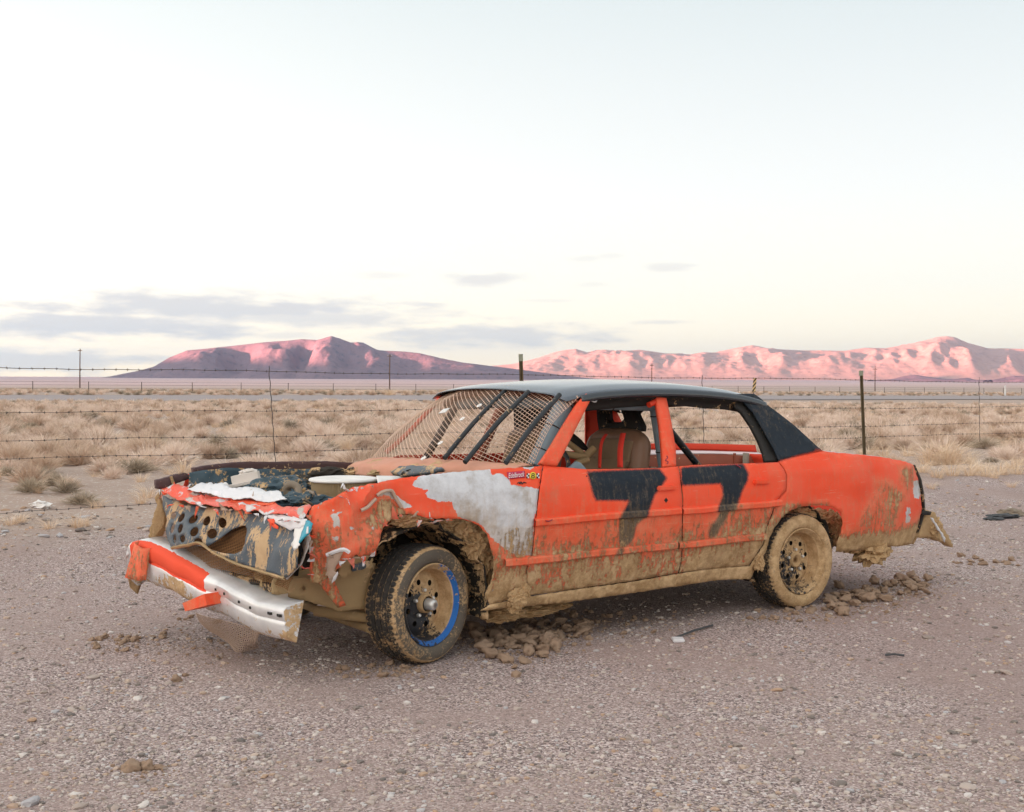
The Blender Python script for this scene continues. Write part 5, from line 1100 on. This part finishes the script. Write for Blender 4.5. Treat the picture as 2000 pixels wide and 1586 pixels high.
def twigbush(r, n_, rad, h, w):
    """a dome of forked twigs with fine tips"""
    V, T, C = [], [], []
    def strip(a, b, w0, w1, tone):
        k = len(V); d_ = Vector(b)-Vector(a); s = d_.cross(Vector((r.uniform(-1,1), r.uniform(-1,1), r.uniform(-1,1)))).normalized()
        for p, ww in ((a, w0), (b, w1)): V.append(tuple(Vector(p)-s*ww)); V.append(tuple(Vector(p)+s*ww))
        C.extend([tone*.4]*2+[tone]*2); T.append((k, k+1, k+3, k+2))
    for i in range(n_):
        az = r.uniform(0, 2*math.pi); th = math.acos(r.uniform(.05, 1)); k = r.uniform(.45, .7)
        d_ = Vector((math.sin(th)*math.cos(az)*rad, math.sin(th)*math.sin(az)*rad, math.cos(th)*h)); tone = r.random()
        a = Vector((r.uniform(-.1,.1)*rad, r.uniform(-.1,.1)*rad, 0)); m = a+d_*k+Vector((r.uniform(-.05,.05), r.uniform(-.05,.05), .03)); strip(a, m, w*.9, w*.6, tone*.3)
        for j in range(4):
            e = m+d_*(r.uniform(.25, .55))+Vector((r.uniform(-.12,.12)*rad*2, r.uniform(-.12,.12)*rad*2, r.uniform(-.04,.10)*h*2)); e.z = max(e.z, .01); strip(m.lerp(a, r.uniform(0,.3)), e, w*.7, w*.25, tone)
    return np.array(V), np.array(T), np.array(C)
protos = []
r = random.Random(11)
def proto(name, arr, mat):
    me = mesh_np(name, arr[0], arr[1], False); set_attr(me, {'tone': arr[2]}); me.materials.append(mat); return me, arr
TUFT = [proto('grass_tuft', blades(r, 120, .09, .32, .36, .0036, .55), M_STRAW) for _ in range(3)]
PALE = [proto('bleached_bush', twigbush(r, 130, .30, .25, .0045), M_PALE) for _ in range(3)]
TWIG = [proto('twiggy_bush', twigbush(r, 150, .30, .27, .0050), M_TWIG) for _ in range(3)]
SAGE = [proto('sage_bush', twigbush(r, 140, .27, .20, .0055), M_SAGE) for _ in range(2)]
LABEL = {'grass_tuft': 'straw grass tuft', 'bleached_bush': 'bleached dry bush', 'twiggy_bush': 'brown twiggy bush', 'sage_bush': 'low grey sage bush'}
GROUP = {'grass_tuft': 'straw grass tufts', 'bleached_bush': 'bleached bushes', 'twiggy_bush': 'brown twiggy bushes', 'sage_bush': 'grey sage bushes'}
spots = []
R_ = np.random.default_rng(5)
while len(spots) < 6200:
    Y = 11.5+(88-11.5)*R_.random()**.85; px = R_.uniform(-80, 2080); X = (px-1000)/F*Y; u, v = uv(X, Y)
    if v > 76: continue
    clump = float(fbm(X*.35, Y*.35, 61, 3)); edge = 6.0+1.2*(float(fbm(X*.6, Y*.6, 3, 3))-.5)*4+(3.6 if px < 420 else 0)
    if v < edge: continue
    if R_.random() > (.25+1.5*max(0, clump-.38))*(1.0 if v > edge+3 else .35): continue
    k = R_.random(); kind = TUFT if k < (.50 if v < edge+3 else .42) else PALE if k < .72 else TWIG if k < .91 else SAGE
    spots.append((X, Y, kind, R_.integers(len(kind)), R_.uniform(.55, 1.25)*(1 if v > edge+2 else .7), R_.uniform(0, 6.28)))
# clumps the photograph shows by themselves (column, ground row, kind, size)
for px, py, kd, sc in [(1815,905,TUFT,1.7),(1845,905,TUFT,1.9),(1835,900,PALE,1.3),(1865,906,TUFT,1.7),(1890,905,TUFT,1.2),(1800,925,TUFT,.9),(1830,932,TUFT,.9),(1860,930,TUFT,1.0),(1895,930,TUFT,1.1),(1925,928,TUFT,1.1),(1955,926,TUFT,1.1),(1985,924,TUFT,1.1),(1910,920,TUFT,.9),(1975,915,TUFT,.9),(1940,935,TUFT,.7),
                       (1818,956,TUFT,.5),(1975,950,TUFT,.5),(95,902,TWIG,1.15),(125,905,TWIG,.9),(60,900,SAGE,.8),(185,928,TUFT,.5),(125,955,TUFT,.7),(140,955,TWIG,.4),(275,945,TUFT,.6),(290,975,TUFT,.8),(275,985,TUFT,.6),(160,985,SAGE,.7),(60,970,SAGE,.7),(20,1020,TUFT,.6),(40,1015,TUFT,.5),(150,1030,TUFT,.6),(165,1025,TUFT,.5),(95,1035,TUFT,.5),(330,925,TUFT,.6),(335,955,TUFT,.5),(190,990,TUFT,.6),(235,905,PALE,.8),(270,903,PALE,.7),(725,905,TWIG,.9),(1660,880,PALE,1.2),(1640,868,TWIG,.9),(1960,895,PALE,.9),(1990,890,PALE,1.2),(1400,868,PALE,.9),(1340,862,TWIG,.8)]:
    X, Y, z = onground(px, py); spots.append((X, Y, kd, random.randrange(len(kd)), sc, random.uniform(0, 6.28)))
spots.sort(key=lambda s: s[1]/s[4]**.7)
counts = {}; rest = []
for X, Y, kind, k, sc, rot in spots:
    nm = kind[0][0].name.split('.')[0]
    z = float(gh(X, Y))-.012
    if counts.get(nm, 0) < 140 and sum(counts.values()) < 420:
        counts[nm] = counts.get(nm, 0)+1; o = link(nm, kind[k][0], None, None, (X, Y, z)); o.rotation_euler = (0, 0, rot); o.scale = (sc, sc, sc*random.uniform(.85, 1.1)); a, u, v = where(X, Y); tag(o, '%s %s %s, %s' % ('large' if sc > 1.05 else 'small' if sc < .7 else 'mid-sized', LABEL[nm], 'beside the fence line' if v < 8.5 else 'a few steps beyond the fence' if v < 12 else 'well beyond the fence', a), 'grass' if nm == 'grass_tuft' else 'bush', GROUP[nm]+', '+a)
    else: rest.append((X, Y, z, kind, k, sc, rot))
# beyond the highway
for _ in range(1500):
    px = R_.uniform(-60, 2060); v = R_.uniform(100, 175); X, Y = place(px, 0, v)
    if 0 < Y < 400: rest.append((X, Y, float(gz(X, Y)), [PALE, TWIG, SAGE][R_.integers(3)], 0, R_.uniform(.8, 1.6), R_.uniform(0, 6.28)))
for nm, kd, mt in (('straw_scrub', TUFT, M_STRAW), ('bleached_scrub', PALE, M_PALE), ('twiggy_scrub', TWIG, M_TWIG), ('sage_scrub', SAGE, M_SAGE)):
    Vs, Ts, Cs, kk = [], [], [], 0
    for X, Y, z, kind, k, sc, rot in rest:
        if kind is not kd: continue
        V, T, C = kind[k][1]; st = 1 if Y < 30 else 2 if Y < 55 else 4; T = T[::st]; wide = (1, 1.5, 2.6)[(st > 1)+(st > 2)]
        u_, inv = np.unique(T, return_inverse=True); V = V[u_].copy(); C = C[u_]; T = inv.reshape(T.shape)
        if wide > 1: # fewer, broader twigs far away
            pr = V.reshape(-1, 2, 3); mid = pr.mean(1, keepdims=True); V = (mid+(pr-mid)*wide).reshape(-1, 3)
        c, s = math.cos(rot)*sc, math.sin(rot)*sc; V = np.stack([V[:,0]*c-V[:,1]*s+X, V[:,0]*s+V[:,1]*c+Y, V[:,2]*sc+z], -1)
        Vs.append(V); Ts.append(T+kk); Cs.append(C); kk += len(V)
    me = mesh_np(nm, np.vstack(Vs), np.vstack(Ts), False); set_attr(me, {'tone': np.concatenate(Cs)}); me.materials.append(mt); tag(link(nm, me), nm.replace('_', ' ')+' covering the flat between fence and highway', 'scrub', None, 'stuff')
x, y = place(761, 766, 104); o = link('tumbleweed', TUFT[0][0], None, None, (x, y, float(gz(x, y)))); o.scale = (4.5, 4.5, 3.4); tag(o, 'round golden tumbleweed at the foot of a utility pole', 'tumbleweed')

# ------------------------------------------------------------------ stones, gravel, mud clods, litter
def stonemat():
    m, n = material('desert_stone', .9, 0, .2); p = n.coord('Object'); t = n.attr('tone'); oi = n.new('ShaderNodeObjectInfo')
    f = t
    c = n.ramp(f, [(0,(.09,.085,.085)), (.12,(.20,.17,.155)), (.32,(.36,.285,.25)), (.52,(.46,.385,.345)), (.66,(.55,.50,.47)), (.80,(.42,.26,.16)), (.90,(.68,.63,.60)), (1,(.40,.40,.43))])
    n.col(n.mix(n.noise(26, 5, .7, n.pos()), c, n.mix(.5, c, (.44,.36,.31)))); n.nrm(n.bump(n.noise(60, 4, .6, n.pos()), .4, .004)); return m
M_STONE = stonemat()
def ico(sub, seed, amp=.35, flat_=.6):
    bm = bmesh.new(); bmesh.ops.create_icosphere(bm, subdivisions=sub, radius=1.); s = Vector((seed*3.1, seed*1.3, seed*.7)); bm.verts.ensure_lookup_table()
    for v in bm.verts: k = 1+amp*mnoise.noise(v.co*1.4+s)+amp*.5*mnoise.noise(v.co*3.1+s); v.co = Vector((v.co.x*k, v.co.y*k*.8, v.co.z*k*flat_))
    V = np.array([tuple(v.co) for v in bm.verts]); T = np.array([[v.index for v in f.verts] for f in bm.faces]); bm.free(); return V, T
# fine gravel: one mesh of thousands of small faceted stones
small = [ico(1, i, .45, .55) for i in range(6)]
Vs, Ts, Cs, kk = [], [], [], 0
NG = 60000
yy = 3.6*(15/3.6)**R_.random(NG); pxs = R_.uniform(-60, 2060, NG); xx = (pxs-1000)/F*yy; uu, vv2 = uv(xx, yy)
patchy = fbm(xx*1.1, yy*1.1, 71, 4); keep = (R_.random(NG) < .25+2.2*np.clip(patchy-.42, 0, .4)) & ((vv2 < 7.0))
xx, yy = xx[keep], yy[keep]; zz = gh(xx, yy); size = .0032*np.exp(R_.normal(0, .55, len(xx)))*(1+yy/7); size = np.clip(size, .002, .022)
for i in range(len(xx)):
    V, T = small[i % 6]; a = R_.uniform(0, 6.28); c, s = math.cos(a)*size[i], math.sin(a)*size[i]
    Vs.append(np.stack([V[:,0]*c-V[:,1]*s+xx[i], V[:,0]*s+V[:,1]*c+yy[i], V[:,2]*size[i]+zz[i]+size[i]*.12], -1)); Ts.append(T+kk); kk += len(V); Cs.append(np.full(len(V), R_.random()))
me = mesh_np('gravel', np.vstack(Vs), np.vstack(Ts), False); set_attr(me, {'tone': np.concatenate(Cs)}); tag(link('gravel', me, M_STONE), 'loose grey and tan gravel strewn over the lot', 'gravel', None, 'stuff')
stones = []
for i in range(7):
    V, T = ico(2, i+20, .4, .5); me = mesh_np('stone', V, T, True); me.set_sharp_from_angle(angle=math.radians(28)); set_attr(me, {'tone': np.full(len(V), (.03,.18,.36,.5,.90,.80,1.)[i])}); me.materials.append(M_STONE); stones.append(me)
TONE = ['dark grey', 'brown grey', 'dusty tan', 'pale tan', 'off-white', 'rusty orange', 'bluish grey']
def put_stone(px, py, s, lab=None, grp='stones in the gravel'):
    X, Y, z = onground(px, py); ti = random.randrange(7); o = link('stone', stones[ti], None, None, (X, Y, float(gh(X, Y))+s*.15)); o.scale = (s, s*random.uniform(.6, 1), s*random.uniform(.5, .9)); o.rotation_euler = (random.uniform(-.3,.3), random.uniform(-.3,.3), random.uniform(0, 6.28)); a, u, v = where(X, Y)
    if lab is None:
        lab = '%s %s in %s gravel %s' % (TONE[ti], 'cobble' if s > .028 else 'stone' if s > .016 else 'pebble', 'the open' if v < -1.6 else 'the' if v < -.5 else 'the car-side', a)
        grp = grp+', '+a
    else: lab = ('small ' if s < .03 else 'large ')+TONE[ti]+' '+lab
    tag(o, lab, 'stone', grp)
for px, py, s in [(48,1372,.027),(140,1386,.026),(138,1395,.022),(62,1408,.026),(195,1452,.024),(228,1491,.018),(440,1362,.022),(433,1366,.020),(485,1390,.018),(60,1572,.035),(155,1578,.028),(280,1577,.024),(1890,1540,.03),(1958,1528,.015),(1835,1460,.020),(1652,1450,.02),(1585,1400,.018),(1750,1405,.018),(1980,1408,.018),(1640,1535,.026),(1860,1425,.02),(300,1290,.015),(1862,1428,.024)]: put_stone(px, py, s)
for i in range(150):
    py = 1150+436*R_.random()**.75; put_stone(R_.uniform(0, 2000), py, .009*math.exp(R_.normal(0, .4))*(1+(1586-py)/500))
for i in range(90):
    if i % 3: put_stone(R_.uniform(0, 310), R_.uniform(985, 1060), R_.uniform(.02, .05), 'rough rock on the stony bank left of the car', 'rocks on the stony bank')
    else: put_stone(R_.uniform(1820, 2000), R_.uniform(935, 1010), R_.uniform(.015, .04), 'rough rock on the stony bank right of the car', 'rocks on the right bank')
# mud clods fallen from the car
def clodmat():
    m, n = material('fallen_mud_clods', .97, 0, .1); p = n.pos(); n.col(n.mix(n.noise(18, 5, .65, p), (.25,.165,.115), (.40,.285,.205))); n.nrm(n.bump(n.noise(70, 5, .7, p), .8, .008)); return m
M_CLOD = clodmat(); clods = []
for i in range(8):
    V, T = ico(3, i+50, .62, .72); me = mesh_np('mud_clod', V, T, True); me.materials.append(M_CLOD); clods.append(me)
def put_clod(px, py, s, lab, grp, lift=0.):
    X, Y, z = onground(px, py); o = link('mud_clod', clods[random.randrange(8)], None, None, (X, Y, float(gh(X, Y))+s*(.28+lift))); k = random.uniform(.8, 1.2)
    o.scale = (s*k, s, s*random.uniform(.6, 1)); o.rotation_euler = (random.uniform(-.5,.5), random.uniform(-.5,.5), random.uniform(0, 6.28)); a, u, v = where(X, Y); sz = 'big' if s > .031 else 'fist-sized' if s > .02 else 'small'
    tag(o, sz+' '+lab+(' in the open' if v < -.35 else ' beside the body' if v < .05 else ' under the body')+', '+a.replace('level with', 'by').replace('car ', '').replace('ahead of the nose', 'ahead'), 'mud clod', grp+', '+a)
L1 = ('dried mud clod behind the blue-rimmed front wheel', 'clods behind the front wheel'); L2 = ('dried mud clod near the rear tyre', 'clods by the rear wheel')
for i in range(115):
    t = R_.random(); px = 935+215*t+R_.normal(0, 20); py = 1266-34*t+R_.normal(0, 20-8*t); put_clod(px, min(max(py, 1195), 1310), R_.uniform(.016, .048)*(1.1-.35*t), *L1, lift=R_.uniform(0, .5))
for i in range(35): put_clod(R_.uniform(1060, 1330), R_.uniform(1195, 1250), R_.uniform(.010, .024), *L1)
for i in range(55):
    t = R_.random(); put_clod(1630+110*t+R_.normal(0, 14), 1185-35*t+R_.normal(0, 10), R_.uniform(.014, .045), *L2, lift=R_.uniform(0, .6))
for i in range(25): put_clod(R_.uniform(1740, 1815), R_.uniform(1130, 1165), R_.uniform(.015, .04), *L2, lift=R_.uniform(0, .8))
for i in range(24): put_clod(R_.uniform(1460, 1640), R_.uniform(1188, 1215), R_.uniform(.012, .026), *L2)
for i in range(14): put_clod(R_.uniform(1840, 1990), R_.uniform(1085, 1105), R_.uniform(.015, .035), 'dried mud clod on gravel', 'clods behind the car')
for i in range(34): put_clod(R_.normal(250, 35) if i % 2 else R_.uniform(340, 560), R_.normal(1252, 10) if i % 2 else R_.uniform(1205, 1290), R_.uniform(.010, .028), 'dried mud clod near the hanging bumper', 'clods by the bumper')
for i in range(22): put_clod(R_.uniform(640, 830), R_.normal(1312, 9), R_.uniform(.010, .028), 'dried mud clod before the front tyre', 'clods in front of the front wheel')
for px, py, s in [(255,1504,.036),(288,1502,.030),(312,1502,.020),(345,1326,.030),(362,1316,.018)]: put_clod(px, py, s, 'broken lone mud clod', 'lone clods on open gravel')
M_LITTER = simple('dark_litter', (.03,.032,.036), (.09,.09,.095), 20, .6)
def lie(name, a, b, r, mat, lab, cat):
    A1, B1 = [Vector((X, Y, float(gh(X, Y))+r+.004)) for X, Y, z in (onground(*a), onground(*b))]; V, T = tube_arrays(np.array([tuple(A1), tuple(A1.lerp(B1, .5)+Vector((0,0,.006))), tuple(B1)]), r, 6); return tag(finish(name, V, T, mat, None), lab, cat)
lie('stick', (1729,1279), (1766,1280), .006, M_LITTER, 'short dark stick lying on open gravel right of the rear wheel', 'stick')
rod = lie('metal_rod', (1316,1250), (1392,1224), .006, M_LITTER, 'thin metal rod with bright tab on gravel below the doors', 'rod')
X, Y, z = onground(1323, 1251); V, T = box_arrays((X-.03, Y-.05, float(gh(X, Y))), (X+.035, Y+.03, float(gh(X, Y))+.016), .004); finish('tab', V, T, M_ALU, rod)
for i, (px, py, w, h) in enumerate([(1958,1012,.16,.03),(1975,1008,.14,.05),(1940,1015,.10,.02)]):
    X, Y, z = onground(px, py); tag(blob('plastic_scrap', (X, Y, float(gh(X, Y))+h*.6), (w, .07, h), M_LITTER if i != 1 else M_HOSE, None, 3, .5, 2.5, i+90), ['black plastic scrap lying flat on the stony ground behind the car', 'grey curled scrap lying over black scrap behind the car', 'small black scrap at the end of the scrap heap'][i], 'litter')

# crumbs of the same mud scattered round the heaps
cr = ico(1, 77, .5, .7); Vs, Ts, kk = [], [], 0
for cx, cy, sx_, sy_, cnt in [(1000,1250,75,24,900),(1690,1175,55,20,600),(1180,1220,90,16,260),(1775,1150,35,14,260),(1550,1205,60,8,160),(440,1250,80,26,350),(250,1255,40,12,160),(740,1312,60,8,200),(285,1505,45,8,60)]:
    for _ in range(cnt):
        X, Y, z = onground(R_.normal(cx, sx_), max(1110, R_.normal(cy, sy_))); q = .0045*math.exp(R_.normal(0, .45)); a = R_.uniform(0, 6.28); c, s_ = math.cos(a)*q, math.sin(a)*q; V, T = cr
        Vs.append(np.stack([V[:,0]*c-V[:,1]*s_+X, V[:,0]*s_+V[:,1]*c+Y, V[:,2]*q+float(gh(X, Y))+q*.3], -1)); Ts.append(T+kk); kk += len(V)
me = mesh_np('mud_crumbs', np.vstack(Vs), np.vstack(Ts), False); tag(link('mud_crumbs', me, M_CLOD), 'fine dried mud crumbs scattered round the clod heaps', 'mud', None, 'stuff')

for px, py, w, h, lab in [(128,846,.16,.10,'white crumpled plastic bag caught in the scrub beyond the fence'), (361,900,.20,.03,'flat white scrap lying in the dirt beside the fence'), (79,990,.10,.04,'pale blue-white scrap at the stony bank'), (1582,856,.16,.07,'white rock in the scrub behind the sail panel'), (820,835,.14,.04,'white scrap in the scrub seen through the windscreen mesh')]:
    X, Y, z = onground(px, py); tag(blob('scrap', (X, Y, float(gh(X, Y))+h*.7), (w, w*.7, h), M_WHITE, None, 3, .6, 2.6, int(px) % 50), lab, 'litter')  # the blob behind the sail panel is a white rock
# ------------------------------------------------------------------ haze: one closed box of even air round everything
def haze_box(dens):
    x0, x1, y0, y1, z0, z1 = -22000, 26000, -14500, 25500, -75, 740
    V = [(x,y,z) for z in (z0,z1) for y in (y0,y1) for x in (x0,x1)]
    me = bpy.data.meshes.new('haze'); me.from_pydata(V, [], [(0,1,3,2),(4,6,7,5),(0,4,5,1),(2,3,7,6),(0,2,6,4),(1,5,7,3)]); me.update(); bm_ = bmesh.new(); bm_.from_mesh(me); bmesh.ops.recalc_face_normals(bm_, faces=bm_.faces[:]); bm_.to_mesh(me); bm_.free()
    m = bpy.data.materials.new('haze_air'); m.use_nodes = True; t = m.node_tree
    t.nodes.remove(t.nodes['Principled BSDF']); pv = t.nodes.new('ShaderNodeVolumePrincipled')
    pv.inputs['Color'].default_value = (.30,.57,1,1); pv.inputs['Density'].default_value = dens; pv.inputs['Anisotropy'].default_value = .7
    t.links.new(pv.outputs[0], t.nodes['Material Output'].inputs['Volume'])
    return tag(link('haze', me, m), kind='stuff')
haze_box(3.0e-5)
